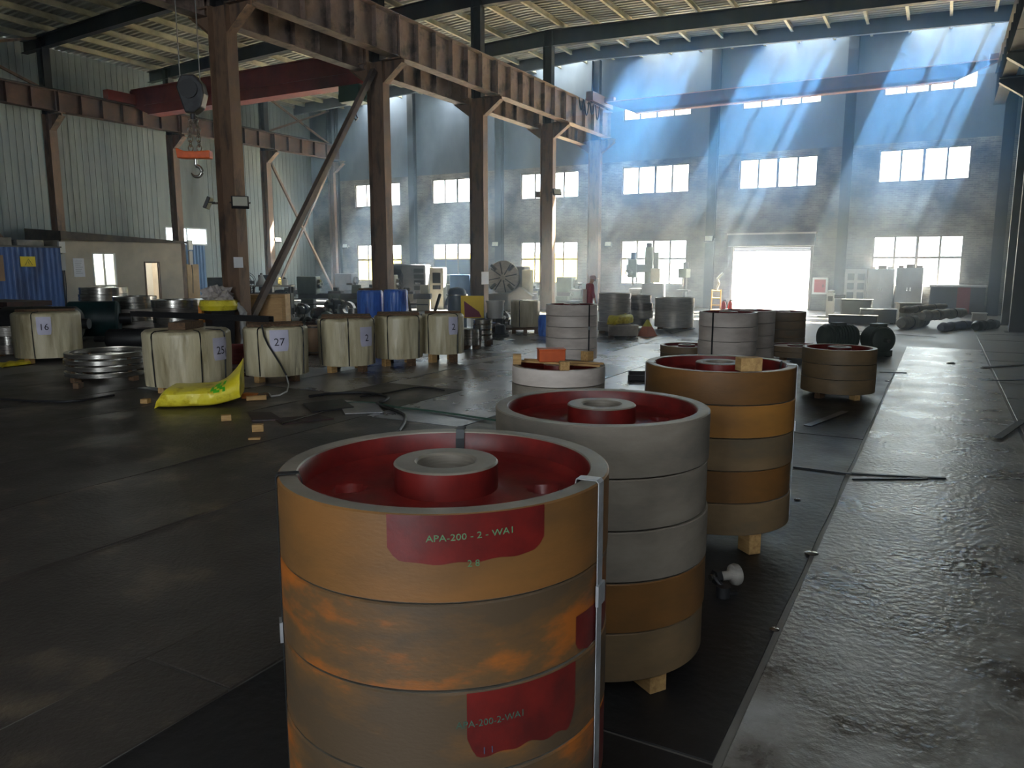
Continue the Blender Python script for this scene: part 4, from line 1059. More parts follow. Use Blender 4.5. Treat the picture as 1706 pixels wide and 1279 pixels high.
# ================================================================== steel rings
def ring_mesh(R, r, h, m_):
    key = ('ring', round(R, 3), round(r, 3), round(h, 3), m_.name)
    if key not in _wm:
        _wm[key] = MB().lathe([(R, .006), (R, h * .4), (R - .008, h * .42), (R - .008, h * .58), (R, h * .6), (R, h - .006), (R - .006, h), (r + .006, h), (r, h - .006), (r, .006), (r + .006, 0), (R - .006, 0)], 64, True).mesh('steel_ring', m_)
    return _wm[key]
m_ringd = mat('dark oiled steel', (142, 134, 126), (96, 91, 88), scale=3, rough=.32, metal=.6, stretch=(1, 1, 8), rnd=True)
m_ringg = mat('dull grey machined steel', (182, 176, 168), (148, 143, 136), scale=3, rough=.42, metal=.2, stretch=(1, 1, 8), rnd=True)
def rings(xl, xr, yb, z0, n, h, where, m_=None, fr=.82, gap=.0, wob=.03, block_=True, yt=None):
    cx, cy, R = fit_cyl(xl, xr, yb, z0)
    if yt is not None: h = (zat((xl + xr) / 2, yt, fl((xl + xr) / 2, yb, z0)) - z0) / n - gap
    for i in range(n):
        mm = m_ if not isinstance(m_, (list, tuple)) else m_[i % len(m_)]
        pos = 'lying singly' if n == 1 else 'topmost' if i == n - 1 else 'lowest' if i == 0 else ('%s from the floor' % ['', 'second', 'third', 'fourth', 'fifth', 'sixth', 'seventh'][i])
        o = obj('steel_ring', ring_mesh(R * (1 - .02 * (i % 2)), R * fr, h - .002, mm or m_steel), None, (cx + random.uniform(-wob, wob), cy + random.uniform(-wob, wob), z0 + i * (h + gap)), random.uniform(0, 6))
        tag(o, 'steel ring %s, %s' % (pos, where), 'ring', 'steel rings ' + where)
        if gap > .01 and i < n - 1:
            fa = face(cx, cy)
            for q in range(4):
                a = fa + .5 + q * pi / 2
                block(cx + R * .91 * cos(a), cy + R * .91 * sin(a), z0 + i * (h + gap) + h, (.06, .05, gap), a, 'spacer between steel rings ' + where, m_wood2, 'spacers ' + where, 'spacer_block')
    if block_ and z0 > .04:
        fa = face(cx, cy)
        for q in range(4):
            a = fa + .6 + q * pi / 2
            block(cx + R * .9 * cos(a), cy + R * .9 * sin(a), .012, (.14, .12, z0 - .013), a, 'wood block under the steel rings ' + where, m_wood2, 'blocks under rings ' + where)
    return cx, cy, R
rings(118, 250, 630, .1, 4, .085, 'between drums 16 and 25', m_steel, .86, .03, .005)
rings(140, 214, 546, .1, 6, .2, 'before the office window', [m_ringd, m_ringg, m_steel, m_ringg, m_steel, m_steel], .8, yt=479)
rings(196, 264, 556, .1, 6, .2, 'beside the office window stack', [m_ringd, m_ringg, m_steel, m_ringg, m_steel, m_steel], .8, yt=494)
rings(262, 342, 565, .1, 5, .2, 'before the office doorway', [m_ringd, m_ringd, m_steel, m_ringd, m_steel], .8, yt=500)
rings(0, 36, 590, .05, 3, .2, 'behind the yellow film scrap', [m_ringd, m_steel, m_ringg], .8, yt=545, wob=.01)
rings(772, 799, 576, .1, 1, .3, 'bright and plain, before four stacked rings', m_steel, .85, yt=549)
rg = rings(788, 820, 566, .18, 4, .12, 'on legs beside the drum row end', m_steel, .85, .03, .005, yt=531)
rings(996, 1050, 552, .1, 4, .2, 'tall stack behind the worker', m_ringg, .86, yt=489, wob=.01)
rings(1046, 1084, 543, .1, 4, .2, 'irregular dull stack below the drilling machine', [m_ringd, m_ringg, m_ringd, m_ringg], .84, yt=492, wob=.06)
bigr = rings(1092, 1156, 546, .08, 1, .2, 'one big grooved drum-like ring near the doorway', m_ringg, .92, yt=497)
lowr = rings(1012, 1062, 560, .08, 1, .2, 'low pale ring under a yellow sack', mat('pale casting', (196, 184, 170), (170, 158, 146), scale=4, rough=.6), .55, yt=543)
plate([(1108, 551), (1150, 545), (1158, 548), (1118, 556)], .01, .03, 'dark flat plate on the floor beside the big ring', m_black)
p = fl(1022, 549, .33); s = sack(1012, 556, 1040, 554, .5, .25, .1, 'yellow sack slumped over the low pale ring', printed=False, seed=4); s.location = (lowr[0] - .32, lowr[1] - .1, zat(1037, 543, fl(1037, 560, .08)) + .012)
s = sack(0, 612, 46, 607, .35, .08, .02, 'flat yellow film scrap on the floor beside drum 16', printed=False, seed=6, name='film_scrap')

# fibre drum and red crate between the wrapped drums
cx, cy, R = fit_cyl(514, 534, 590, .02); fd = thing('fibre_drum', 'small brown fibre drum between drum 27 and its neighbour', 'drum', (cx, cy, .015))
H = zat(524, 543, fl(524, 590)); MB().lathe([(0, 0), (R, 0), (R, H), (R * .95, H + .01), (0, H + .01)], 32).build('body', mat('brown fibre board', (170, 140, 112), (146, 118, 92), scale=3, rough=.75), fd)
for z in (.02, H - .05): MB().lathe([(R, z), (R + .012, z), (R + .012, z + .04), (R, z + .04)], 32, True).build('hoop', m_ringd, fd)
p = fl(399, 606); rc_ = thing('red_crate', 'dark red slatted crate between drums 25 and 27', 'crate', (p.x, p.y, .015), YAW)
mr = mat('dark red plastic', (110, 36, 34), rough=.55)
for i in range(5):
    for s in (-1, 1): MB().box(-.28, .28, s * .2 - .012, s * .2 + .012, .02 + i * .08, .08 + i * .08).build('slat', mr, rc_)
for sx in (-1, 1):
    for i in range(5): MB().box(sx * .28 - .012, sx * .28 + .012, -.188, .188, .02 + i * .08, .08 + i * .08).build('slat', mr, rc_)
    for sy in (-1, 1): MB().box(sx * .28 - .02, sx * .28 + .02, sy * .2 - .02, sy * .2 + .02, 0, .42).build('corner_post', mr, rc_)
MB().box(-.27, .27, -.19, .19, 0, .02).build('bottom', mr, rc_)

# ================================================================== more wheel stacks in the middle distance
def mid_stack(xl, xr, yt, z0, n, kind, where, dist_y):
    """stack whose floor contact is hidden: its radius is that of the other wheels"""
    xm = (xl + xr) / 2; d = ray(xm, 500); dep = FPX * 2 * WR / (xr - xl)
    k = dep / FPX; P = CAMP + d * k
    Pz = CAMP + ray(xm, yt) * k
    return stack(P.x, P.y, Pz.z, z0, [kind] * n, where)
mid_stack(1167, 1262, 519, .1, 4, 'pale', 'the pale stack before the doorway', 0)
mid_stack(1205, 1291, 516, .1, 4, 'pale', 'the strapped pale stack facing the doorway', 0)
mid_stack(1268, 1342, 518, .1, 4, 'brown', 'the dull stack nearest the doorway', 0)
mid_stack(1288, 1372, 575, .1, 2, 'brown', 'the low stack beside the brown stack', 0)
mid_stack(1103, 1190, 575, .1, 2, 'brown', 'the low dark stack beside the bright plates', 0)
for (px, lab) in ((1191, 'dark strap on the pale stack before the doorway'),):
    k = 2 * WR / 95; P = CAMP + ray(1214.5, 500) * k; top = (CAMP + ray(1214.5, 519) * k).z
    strap(P.x, P.y, WR, .885 * WR, face(P.x, P.y) - .52, top, .1, lab, m_strapd)
# blocks and orange box on the low pale stack
S0z = S0[2] + .002; f0 = face(S0[0], S0[1])
def on_s0(px, py, z):
    q = fl(px, py, z); return q.x, q.y
for (px, py, d, lab) in ((866, 606, (.1, .12, .12), 'pale wood block on the rear rim of the low stack'), (974, 601, (.11, .12, .12), 'dark wood block on the rim of the low stack beside a stick'), (941, 617, (.11, .11, .1), 'split wood block on the front of the low stack')):
    x, y = on_s0(px, py, S0z); r = hypot(x - S0[0], y - S0[1]); a = atan2(y - S0[1], x - S0[0]); r = min(max(r, .5), .53)
    block(S0[0] + r * cos(a), S0[1] + r * sin(a), S0z - .001, d, a, lab, m_wood)
x, y = on_s0(911, 609, S0z); 
st1 = MB().bar((S0[0] - .545, S0[1] - .06, S0z + .012), (S0[0] + .545, S0[1] - .02, S0z + .012), .03, .022); tag(st1.build('wood_stick', m_wood), 'thin pale stick laid across the low wheel stack', 'stick')
st1 = MB().bar((S0[0] - .53, S0[1] + .12, S0z + .012), (S0[0] + .5, S0[1] + .2, S0z + .012), .03, .022); tag(st1.build('wood_stick', m_wood), 'second thin stick under the orange box on the low stack', 'stick')
ob = thing('orange_box', 'orange box resting on sticks across the low wheel stack', 'box', (S0[0] - .12, S0[1] + .04, S0z + .024), YAW + .1)
m_or = mat('orange carton', (206, 92, 36), (180, 78, 32), scale=4, rough=.55)
bevel(MB().box(-.16, .16, -.1, .1, 0, .14).build('body', m_or, ob), .006); MB().box(-.165, .165, -.105, .105, .14, .155).build('lid', m_or, ob)

# ================================================================== odds and ends along the walkway
m_plateb = mat('dark bar steel', (40, 46, 52), (28, 32, 38), scale=4, rough=.4, metal=.5)
def flatbar(x0, y0, x1, y1, w, z, label, m_=m_plateb, t=.012):
    a, b = fl(x0, y0, z), fl(x1, y1, z)
    return tag(MB().bar((a.x, a.y, z + t / 2), (b.x, b.y, z + t / 2), w, t).build('flat_bar', m_), label, 'bar')
flatbar(1418, 789, 1575, 797, .045, .013, 'dark flat bar crossing the walkway edge, straight')
flatbar(1420, 799, 1545, 798, .02, .013, 'thin dark bar bent beside the straight bar on the walkway')
flatbar(1345, 710, 1408, 686, .1, .013, 'dark steel bar lying between ochre stack and walkway', mat('worn bar', (88, 88, 90), rough=.35, metal=.6))
flatbar(1465, 620, 1510, 621, .05, .014, 'short dark bar at the walkway edge beside the brown stack')
flatbar(1322, 778, 1418, 790, .03, .013, 'dark rod on the oily floor leading to the walkway')
flatbar(1640, 612, 1704, 607, .12, .026, 'dark crooked bar across the slabs beside the walkway', m_iron)
flatbar(1650, 634, 1706, 633, .05, .026, 'thin dark bar across the slabs beside the walkway')
flatbar(1662, 730, 1706, 700, .09, .03, 'dark strip lying on the slabs nearer the walkway end', m_iron)
for i, (px, py, s) in enumerate(((1328, 834, .03), (1478, 636, .05), (1478, 595, .07), (1290, 1052, .03), (1352, 925, .05), (1584, 606, .09), (1470, 604, .04))):
    p = fl(px, py); mb = MB(); mb.lathe([(0, s * .3), (s * .7, s * .25), (s, s * .1), (s * .9, 0)], 9)
    tag(mb.build('metal_scrap', m_steel, None, (p.x, p.y, .013), i), ['small bright scrap beside the ochre stack', 'pale scrap flake beside the brown stack', 'white scrap flake before the green motors', 'tiny scrap on the oily floor by the grey stack', 'bluish scrap washer at the walkway edge', 'round bright floor cap on the pale walkway', 'small scrap flake between motors and brown stack'][i], 'scrap')
# pipe fitting behind the grey stack
p = fl(1205, 985)
pf = thing('pipe_fitting', 'silver pipe fitting with a round cap on the oily floor', 'fitting', (p.x, p.y, .012), YAW + .3)
MB().lathe([(0, .1), (.045, .097), (.066, .088), (.072, .07), (.066, .045), (.03, .02), (.03, -.04), (0, -.04)], 32, axis='x').build('cap', m_ringg, pf, (.03, .02, .085))
MB().cyl((-.09, .02, .085), (.01, .02, .085), .022, 14).build('stem', m_steel, pf)
MB().lathe([(.03, -.02), (.05, -.02), (.05, .02), (.03, .02)], 6, True, axis='x').build('nut', m_iron, pf, (-.04, .02, .085))
MB().tube([(-.08, -.02, .1), (-.05, -.07, .05), (-.02, -.1, .02), (.03, -.09, .012)], .016, 8).build('elbow', m_iron, pf)
MB().cyl((-.06, -.09, .0), (-.06, -.09, .07), .045, 16).build('flange', m_iron, pf)
# black tray on the bright plates
p = fl(1066, 632); tr = thing('oil_tray', 'black oil tray on the bright floor plates beside the ochre stack', 'tray', (p.x, p.y, .02), .35)
MB().box(-.22, .22, -.3, .3, 0, .012).build('base', m_black, tr)
for a in ((-.22, -.2, -.3, .3), (.2, .22, -.3, .3), (-.2, .2, -.3, -.28), (-.2, .2, .28, .3)): MB().box(a[0], a[1], a[2], a[3], .012, .1).build('side', m_black, tr)
# green motors behind the brown stack
def motor(px, py, R, L, rz, label):
    p = fl(px, py); t = thing('electric_motor', label, 'motor', (p.x, p.y, .005), rz)
    mg = mat('dark green enamel', (62, 72, 62), (48, 56, 50), scale=3, rough=.5)
    MB().lathe([(0, -L / 2), (R * .7, -L / 2), (R * .95, -L / 2 + .04), (R, -L / 2 + .08), (R, L / 2 - .08), (R * .95, L / 2 - .04), (R * .7, L / 2), (0, L / 2)], 32, axis='x').build('body', mg, t, (0, 0, R + .08))
    for i in range(10):
        xx = -L / 2 + .12 + i * (L - .24) / 9; MB().lathe([(R + .001, -.008), (R + .022, -.008), (R + .022, .008), (R + .001, .008)], 32, True, axis='x').build('cooling_fin', mg, t, (xx, 0, R + .08))
    for s in (-1, 1): MB().box(s * L * .3 - .06, s * L * .3 + .06, -R * .8, R * .8, 0, .14).build('foot', mg, t)
    MB().cyl((L / 2, 0, R + .08), (L / 2 + .14, 0, R + .08), .05, 14).build('shaft', m_steel, t)
    bevel(MB().box(-.14, .14, -.14, .14, 2 * R + .07, 2 * R + .15).build('terminal_box', mg, t), .01)
    return t
motor(1394, 587, .29, .9, YAW + .1, 'dark green electric motor lying beside its twin, terminal box outward')
motor(1460, 592, .3, .6, YAW - 1.45, 'dark green electric motor with a round end facing the walkway')

# ================================================================== items along the gable wall near the door
def cab(px, py, w, d, h, label, m_, rz=0.0, door=True):
    p = atY(px, py, YB - .36); t = thing('cabinet', label, 'cabinet', (p.x, p.y, 0), rz)
    bevel(MB().box(-w / 2, w / 2, -d / 2, d / 2, .06, h).build('body', m_, t), .012)
    MB().box(-w / 2 + .04, w / 2 - .04, -d / 2 + .04, d / 2 - .04, 0, .06).build('plinth', m_black, t)
    if door:
        for s in (-1, 1):
            dd = MB().box(s * w / 4 - w / 4 + .02, s * w / 4 + w / 4 - .02, -d / 2 - .015, -d / 2, .1, h - .05).build('door', m_, t)
            MB().box(s * .06 - .012, s * .06 + .012, -d / 2 - .04, -d / 2 - .015, h * .5, h * .5 + .14).build('handle', m_steel, dd)
    return t
m_cabg = mat('pale grey enamel', (176, 174, 168), (156, 154, 150), scale=2, rough=.5)
c1 = cab(1464, 521, 1.05, .6, 1.95, 'pale grey two-door cabinet beside the electric board', m_cabg)
c2 = cab(1511, 520, 1.05, .6, 2.0, 'pale grey two-door cabinet beside the long work bench', m_cabg)
for c, l in ((c1, 'beside the electric board'), (c2, 'beside the long work bench')):
    for i, (dx, s) in enumerate(((-.36, .1), (.02, .17), (.36, .12))):
        tag(bevel(MB().box(-s, s, -.15, .15, 0, .1 + .05 * (i % 2)).build('carton', mat('brown carton', (150, 130, 104), (126, 108, 86), scale=3, rough=.8, rnd=True), None, (c.location.x + dx, c.location.y, (1.95 if c is c1 else 2.0) + .001)), .005), '%s carton on top of the grey cabinet %s' % (['small', 'wide', 'middling'][i], l), 'carton')
def atw(x, y): return atY(x, y, YB)
# fire hose cabinet
a, b = atw(1355, 462), atw(1379, 490)
fh = thing('fire_hose_cabinet', 'red fire hose cabinet with white frame on the wall by the doorway', 'fire cabinet', (0, 0, 0))
MB().box(a.x, b.x, YB - .2, YB - .002, b.z, a.z).build('body', m_white, fh)
MB().box(a.x + .09, b.x - .09, YB - .215, YB - .2, b.z + .09, a.z - .09).build('door', mat('fire red', (170, 40, 40), rough=.4), fh)
MB().box(b.x - .22, b.x - .18, YB - .24, YB - .215, (a.z + b.z) / 2 - .06, (a.z + b.z) / 2 + .06).build('handle', m_steel, fh)
# electric panel
a, b = atw(1409, 448), atw(1442, 505)
ep = thing('distribution_board', 'grey electric panel with dark sockets on brick wall beside cabinets', 'panel', (0, 0, 0))
MB().box(a.x, b.x, YB - .12, YB - .002, b.z, a.z).build('board', m_cabg, ep)
for i in range(2):
    for j in range(3): MB().box(a.x + .12 + i * .42, a.x + .4 + i * .42, YB - .16, YB - .12, b.z + .2 + j * .42, b.z + .5 + j * .42).build('socket', m_iron, ep)
# work bench under the right-hand window
q = atY(1594, 522, YB - .5); wbx0, wbx1 = atY(1549, 470, q.y).x, atY(1645, 470, q.y).x
wb = thing('work_bench', 'long dark bench with pale top and red side panel under the window', 'bench', ((wbx0 + wbx1) / 2, q.y, 0))
hw = (wbx1 - wbx0) / 2; zb_ = atY(1549, 474, q.y).z
MB().box(-hw, hw, -.45, .45, zb_ - .08, zb_).build('top', mat('pale bench top', (196, 198, 196), rough=.5), wb)
MB().box(-hw + .05, hw - .05, -.4, .4, .08, zb_ - .08).build('body', mat('dark grey bench', (84, 84, 86), rough=.6), wb)
MB().box(0, hw * .45, -.41, -.4, .1, zb_ - .1).build('side_panel', mat('dull red panel', (140, 58, 56), rough=.6), wb)
for s in (-1, 1): MB().box(s * (hw - .12) - .06, s * (hw - .12) + .06, -.4, .4, 0, .08).build('foot', m_black, wb)
# white stand
p = fl(1382, 528); ws = thing('marking_stand', 'narrow white machine stand with a dark head beside doorway', 'stand', (p.x, p.y, 0))
MB().box(-.15, .15, -.12, .12, .04, 1.0).build('post', m_white, ws); MB().box(-.45, .4, -.2, .2, 0, .04).build('base', m_black, ws)
MB().cyl((.0, -.05, .85), (.55, -.05, .85), .07, 14).build('arm', m_iron, ws); MB().box(-.09, .09, -.135, -.12, .66, .86).build('dial', m_iron, ws); MB().lathe([(.06, 0), (.15, .05), (.12, .1), (0, .12)], 16).build('cap', m_white, ws, (0, 0, 1.0))
# rolled mats / pipes heap
m_roll = mat('grey cloth roll', (170, 166, 156), (130, 126, 118), scale=4, rough=.8, rnd=True)
for i, (x0, y0, x1, y1, r, lab, m_) in enumerate(((1534, 549, 1604, 541, .17, 'long pale wrapped roll on top of the roll heap', m_roll), (1500, 549, 1542, 542, .2, 'short pale roll at the front of the roll heap', m_roll), (1566, 553, 1618, 547, .14, 'bluish dark roll under the long pale roll', mat('bluish roll', (72, 74, 98), rough=.8)), (1500, 548, 1572, 538, .12, 'thin brown pole across the roll heap', mat('brown roll', (120, 108, 92), rough=.8)), (1624, 552, 1660, 547, .16, 'dark bundled sack roll beside the steel column', m_iron))):
    z = [.45, .2, .14, .62, .16][i]; a, b = fl(x0, y0, 0), fl(x1, y1, 0); t = thing('cloth_roll', lab, 'roll', ((a.x + b.x) / 2, (a.y + b.y) / 2, 0))
    A, B = Vector((a.x - t.location.x, a.y - t.location.y, z)), Vector((b.x - t.location.x, b.y - t.location.y, z)); n = 12
    MB().tube([A.lerp(B, k / n) + Vector((0, 0, .02 * sin(k * 2.1))) for k in range(n + 1)], [r * (.75 if k in (0, n) else 1 + .08 * sin(k * 1.7)) for k in range(n + 1)], 16).build('roll_body', m_, t)
    for k in (.3, .7): c = A.lerp(B, k); dd = (B - A).normalized() * .03; MB().cyl(c - dd, c + dd, r * 1.1, 16).build('tie', m_black, t)
for i, (px, py, w, d, h, rz, lab, m_) in enumerate(((1426, 531, 1.1, .7, .75, .0, 'dark low steel box by the electric panel', m_iron), (1462, 538, 1.2, .8, .5, .05, 'low dark trolley box before the grey cabinets', mat('dark blue grey', (70, 76, 84), rough=.6)), (1420, 540, 1.6, .5, .3, .05, 'flat stack of dark plates before the steel box', m_black), (1512, 534, .8, .6, .65, .3, 'grey rag bale behind the cloth rolls', m_roll), (1630, 541, .45, .35, .4, 0, 'pale carton by the foot of steel column', m_cabg))):
    p = fl(px, py); p.y = min(p.y, YB - d / 2 - .15); t = thing('storage_box', lab, 'box', (p.x, p.y, 0), rz); bevel(MB().box(-w / 2, w / 2, -d / 2, d / 2, .03, h).build('body', m_, t), .03, 2)
    MB().box(-w / 2 - .02, w / 2 + .02, -d / 2 - .02, d / 2 + .02, h, h + .03).build('lid', m_, t)
    for s in (-1, 1): MB().box(s * w * .38 - .05, s * w * .38 + .05, -d / 2 + .02, d / 2 - .02, 0, .03).build('runner', m_black, t)
plate([(1398, 549), (1480, 556), (1560, 562), (1500, 552), (1420, 545)], .003, .008, 'thin dirty steel sheet on floor before the cloth rolls', m_scrap)
# trolley stand and extinguishers beside the doorway
p = fl(1192, 519); ts = thing('sack_trolley', 'small yellow trolley stand beside the doorway', 'trolley', (p.x, p.y, 0), .2)
my = mat('trolley yellow', (206, 168, 80), rough=.5)
for s in (-1, 1): MB().cyl((s * .2, 0, .1), (s * .2, .1, 1.0), .03, 8).build('upright', my, ts); MB().lathe([(0, -.03), (.12, -.03), (.12, .03), (0, .03)], 16, axis='x').build('wheel', m_black, ts, (s * .26, .05, .12))
for z in (.3, .62, .95): MB().cyl((-.2, .01 + z * .09, z), (.2, .01 + z * .09, z), .025, 8).build('crossbar', my, ts)
MB().box(-.22, .22, -.25, 0, .06, .1).build('toe_plate', my, ts)
MB().tube([(0, .1, 1.0), (.1, .12, 1.3), (.02, .15, 1.5), (.25, .2, 1.75)], .05, 8).build('hose', mat('pale tubing', (190, 186, 172), rough=.6), ts)
for i, px in enumerate((1205, 1216)):
    p = fl(px, 521); fe = thing('fire_extinguisher', 'red fire extinguisher standing by the doorway, ' + ('next to the trolley' if i == 0 else 'next to the door frame'), 'fire extinguisher', (p.x, p.y, 0))
    MB().lathe([(0, 0), (.09, .01), (.1, .05), (.1, .42), (.06, .5), (.03, .53), (0, .53)], 20).build('cylinder', mat('extinguisher red', (206, 66, 50), rough=.35), fe)
    MB().box(-.02, .12, -.02, .02, .53, .58).build('valve', m_black, fe); MB().tube([(.08, 0, .55), (.15, 0, .4), (.13, 0, .15)], .015, 6).build('hose', m_black, fe)
# wheel-and-machine edge by the dark side wall
p = fl(1703, 582); hw_ = thing('hand_cart', 'dark cart wheel edge by the dark side wall', 'cart', (2.25, p.y, 0))
MB().lathe([(.3, -.06), (.42, -.06), (.42, .06), (.3, .06)], 28, True, axis='x').build('wheel', m_black, hw_, (0, 0, .43)); MB().box(.08, .55, -.5, .5, .5, 1.5).build('body', m_iron, hw_)
MB().cyl((-.05, 0, .43), (.3, 0, .43), .05, 12).build('axle', m_iron, hw_); MB().box(.2, .5, -.45, -.35, 0, .5).build('leg', m_iron, hw_); MB().box(.2, .5, .35, .45, 0, .5).build('leg', m_iron, hw_)

# ================================================================== machines
m_mgreen = mat('machine grey green', (120, 132, 124), (98, 108, 104), scale=2, rough=.5, rnd=True)
m_mcream = mat('machine cream', (200, 194, 170), (176, 170, 150), scale=2, rough=.5, rnd=True)
m_mblue = mat('machine blue', (60, 96, 140), (48, 78, 116), scale=2, rough=.5, rnd=True)
m_mgrey = mat('machine grey', (112, 112, 114), (88, 88, 92), scale=2, rough=.5, rnd=True)
def lathe_machine(px, py, L, rz, label, m_, hs=1.0, plate_r=.22, z_bed=.75):
    p = fl(px, py); t = thing('lathe', label, 'lathe', (p.x, p.y, 0), rz)
    for s in (-1, 1): bevel(MB().box(s * L * .36 - .3, s * L * .36 + .3, -.28, .28, 0, z_bed - .2).build('pedestal', m_, t), .02)
    MB().box(-L / 2, L / 2, -.25, .25, z_bed - .2, z_bed).box(-L / 2, L / 2, -.22, -.16, z_bed, z_bed + .04).box(-L / 2, L / 2, .16, .22, z_bed, z_bed + .04).build('bed', m_mgrey, t)
    bevel(MB().box(-L / 2, -L / 2 + .75 * hs, -.34 * hs, .34 * hs, z_bed, z_bed + .7 * hs).build('headstock', m_, t), .03, 2)
    xc = -L / 2 + .75 * hs; zc = z_bed + .4 * hs
    MB().cyl((xc, 0, zc), (xc + .14, 0, zc), plate_r, 28).build('chuck', m_steel, t)
    for k in range(3): a = k * 2.094; MB().cbox((xc + .17, plate_r * .6 * cos(a), zc + plate_r * .6 * sin(a)), (.08, .06, .06)).build('jaw', m_iron, t)
    cx = L * .08
    bevel(MB().box(cx - .3, cx + .3, -.42, .3, z_bed + .04, z_bed + .16).build('carriage', m_mgrey, t), .01); MB().box(cx - .28, cx + .28, -.46, -.26, z_bed - .3, z_bed + .04).build('apron', m_, t)
    MB().box(cx - .1, cx + .1, -.15, .15, z_bed + .16, z_bed + .32).build('tool_post', m_iron, t)
    MB().lathe([(.07, -.012), (.1, -.012), (.1, .012), (.07, .012)], 18, True, axis='y').build('hand_wheel', m_steel, t, (cx - .15, -.49, z_bed - .12))
    bevel(MB().box(L / 2 - .5, L / 2 - .1, -.18, .18, z_bed + .04, z_bed + .45).build('tailstock', m_, t), .02); MB().cyl((L / 2 - .75, 0, zc), (L / 2 - .5, 0, zc), .05, 14).build('quill', m_steel, t)
    MB().box(-L / 2 + .1, L / 2 - .1, -.5, .45, .28, .32).build('chip_tray', m_iron, t)
    return t
for x_, y_, L_, r_, lab, m_, hs_ in ((-30.0, 26.6, 3.2, .5, 'dark lathe in the row behind the wooden crate', m_mgrey, 1.1), (-25.2, 27.6, 3.0, .5, 'green lathe with dull head in the row before the corner window', m_mgreen, 1.2),
                                (-27.5, 33.0, 3.4, .3, 'grey lathe nearest the gable wall corner', m_mgrey, 1.3), (-31.0, 30.6, 3.0, .4, 'dark lathe behind the diagonal brace', m_iron, 1.2), (-22.0, 29.0, 2.6, .5, 'cream headed lathe near the blue drums', m_mcream, 1.3)):
    xx, yy = proj((x_, y_, 0)); lathe_machine(xx, yy, L_, r_, lab, m_, hs_)
lathe_machine(885, 509, 2.2, .15, 'cream lathe below the window behind the lone wrapped drum', m_mcream, 1.0)
lathe_machine(958, 511, 1.8, .1, 'grey green lathe beside the red-clad worker', m_mgreen, 1.1)

# big face plate lathe
p = fl(842, 517); fp = thing('face_plate_lathe', 'large lathe with a slotted round face plate and jaws', 'lathe', (p.x, p.y, 0), YAW - .35)
R_ = .78; zc = 1.55
bevel(MB().box(-.95, 1.2, -.1, 1.3, 0, .8).build('bed', m_mgrey, fp), .05, 2)
bevel(MB().box(-.5, .75, .55, 1.5, .8, 2.05).build('headstock', m_mgrey, fp), .08, 3)
MB().lathe([(0, -.09), (R_ - .02, -.09), (R_, -.07), (R_, .09), (0, .09)], 56, axis='y').build('face_plate', m_ringg, fp, (-.25, .42, zc))
for k in range(8):
    a = k * pi / 4 + .2; M_ = Matrix.Rotation(-a, 3, 'Y'); c = Vector((-.25, .32, zc)) + M_ @ Vector((R_ * .55, 0, 0))
    MB().cbox(c, (R_ * .75, .03, .05), M=M_).build('slot_bar', m_iron, fp)
for k in range(4):
    a = k * pi / 2 + .75; M_ = Matrix.Rotation(-a, 3, 'Y'); c = Vector((-.25, .24, zc)) + M_ @ Vector((R_ * .8, 0, 0))
    bevel(MB().cbox(c, (.34, .16, .13), M=M_).build('jaw', m_steel, fp), .01)
bevel(MB().box(.75, 1.15, .2, .7, .8, 1.9).build('control_box', m_mcream, fp), .02)
MB().add([(.3, -.5, 0), (1.5, -.5, 0), (1.5, -.5, .7), (.9, -.5, 1.1), (.3, -.5, .8), (.3, -.1, 0), (1.5, -.1, 0), (1.5, -.1, .7), (.9, -.1, 1.1), (.3, -.1, .8)], [(4, 3, 2, 1, 0), (5, 6, 7, 8, 9), (0, 1, 6, 5), (1, 2, 7, 6), (2, 3, 8, 7), (3, 4, 9, 8), (4, 0, 5, 9)]).build('slide', m_mgrey, fp)

# radial drilling machine
p = fl(1074, 512); rd_ = thing('drilling_machine', 'tall radial drilling machine silhouetted against the low window', 'drill', (p.x, p.y, 0), .15)
bevel(MB().box(-1.0, 1.0, -.6, .6, 0, .25).build('base', m_mgrey, rd_), .03); bevel(MB().box(-.1, .95, -.45, .45, .25, 1.2).build('box_table', m_mgrey, rd_), .02)
bevel(MB().box(-.75, -.15, -.4, .4, .25, .95).build('work_piece', m_ringg, rd_), .02)
MB().cyl((.15, 0, .25), (.15, 0, 3.0), .2, 24).build('column', m_mgreen, rd_); MB().cyl((.15, 0, 3.0), (.15, 0, 3.2), .14, 20).build('column_cap', m_iron, rd_)
bevel(MB().box(-.95, .35, -.2, .2, 1.75, 2.15).build('arm', m_mgreen, rd_), .03); bevel(MB().box(-.85, -.4, -.35, .2, 1.5, 2.4).build('spindle_head', m_mgreen, rd_), .03)
MB().cyl((-.62, -.1, 1.1), (-.62, -.1, 1.5), .06, 14).build('spindle', m_steel, rd_); MB().cyl((-.62, -.05, 2.4), (-.62, -.05, 2.75), .14, 18).build('spindle_motor', m_mblue, rd_)
bevel(MB().box(.3, .75, -.25, .25, 1.25, 1.95).build('control_cabinet', m_mcream, rd_), .02); MB().cyl((.52, 0, 1.95), (.52, 0, 2.75), .13, 18).build('lift_motor', m_mgreen, rd_)
MB().lathe([(.15, -.015), (.2, -.015), (.2, .015), (.15, .015)], 22, True, axis='y').build('hand_wheel', m_steel, rd_, (-.75, -.42, 1.75))
for a in (0, 1.05, 2.1): MB().bar((-.75 - .17 * cos(a), -.42, 1.75 - .17 * sin(a)), (-.75 + .17 * cos(a), -.42, 1.75 + .17 * sin(a)), .02, .02).build('spoke', m_steel, rd_)
p = fl(1139, 514); pd = thing('pillar_drill', 'smaller pillar drill beside the tall drilling machine', 'drill', (p.x, p.y, 0))
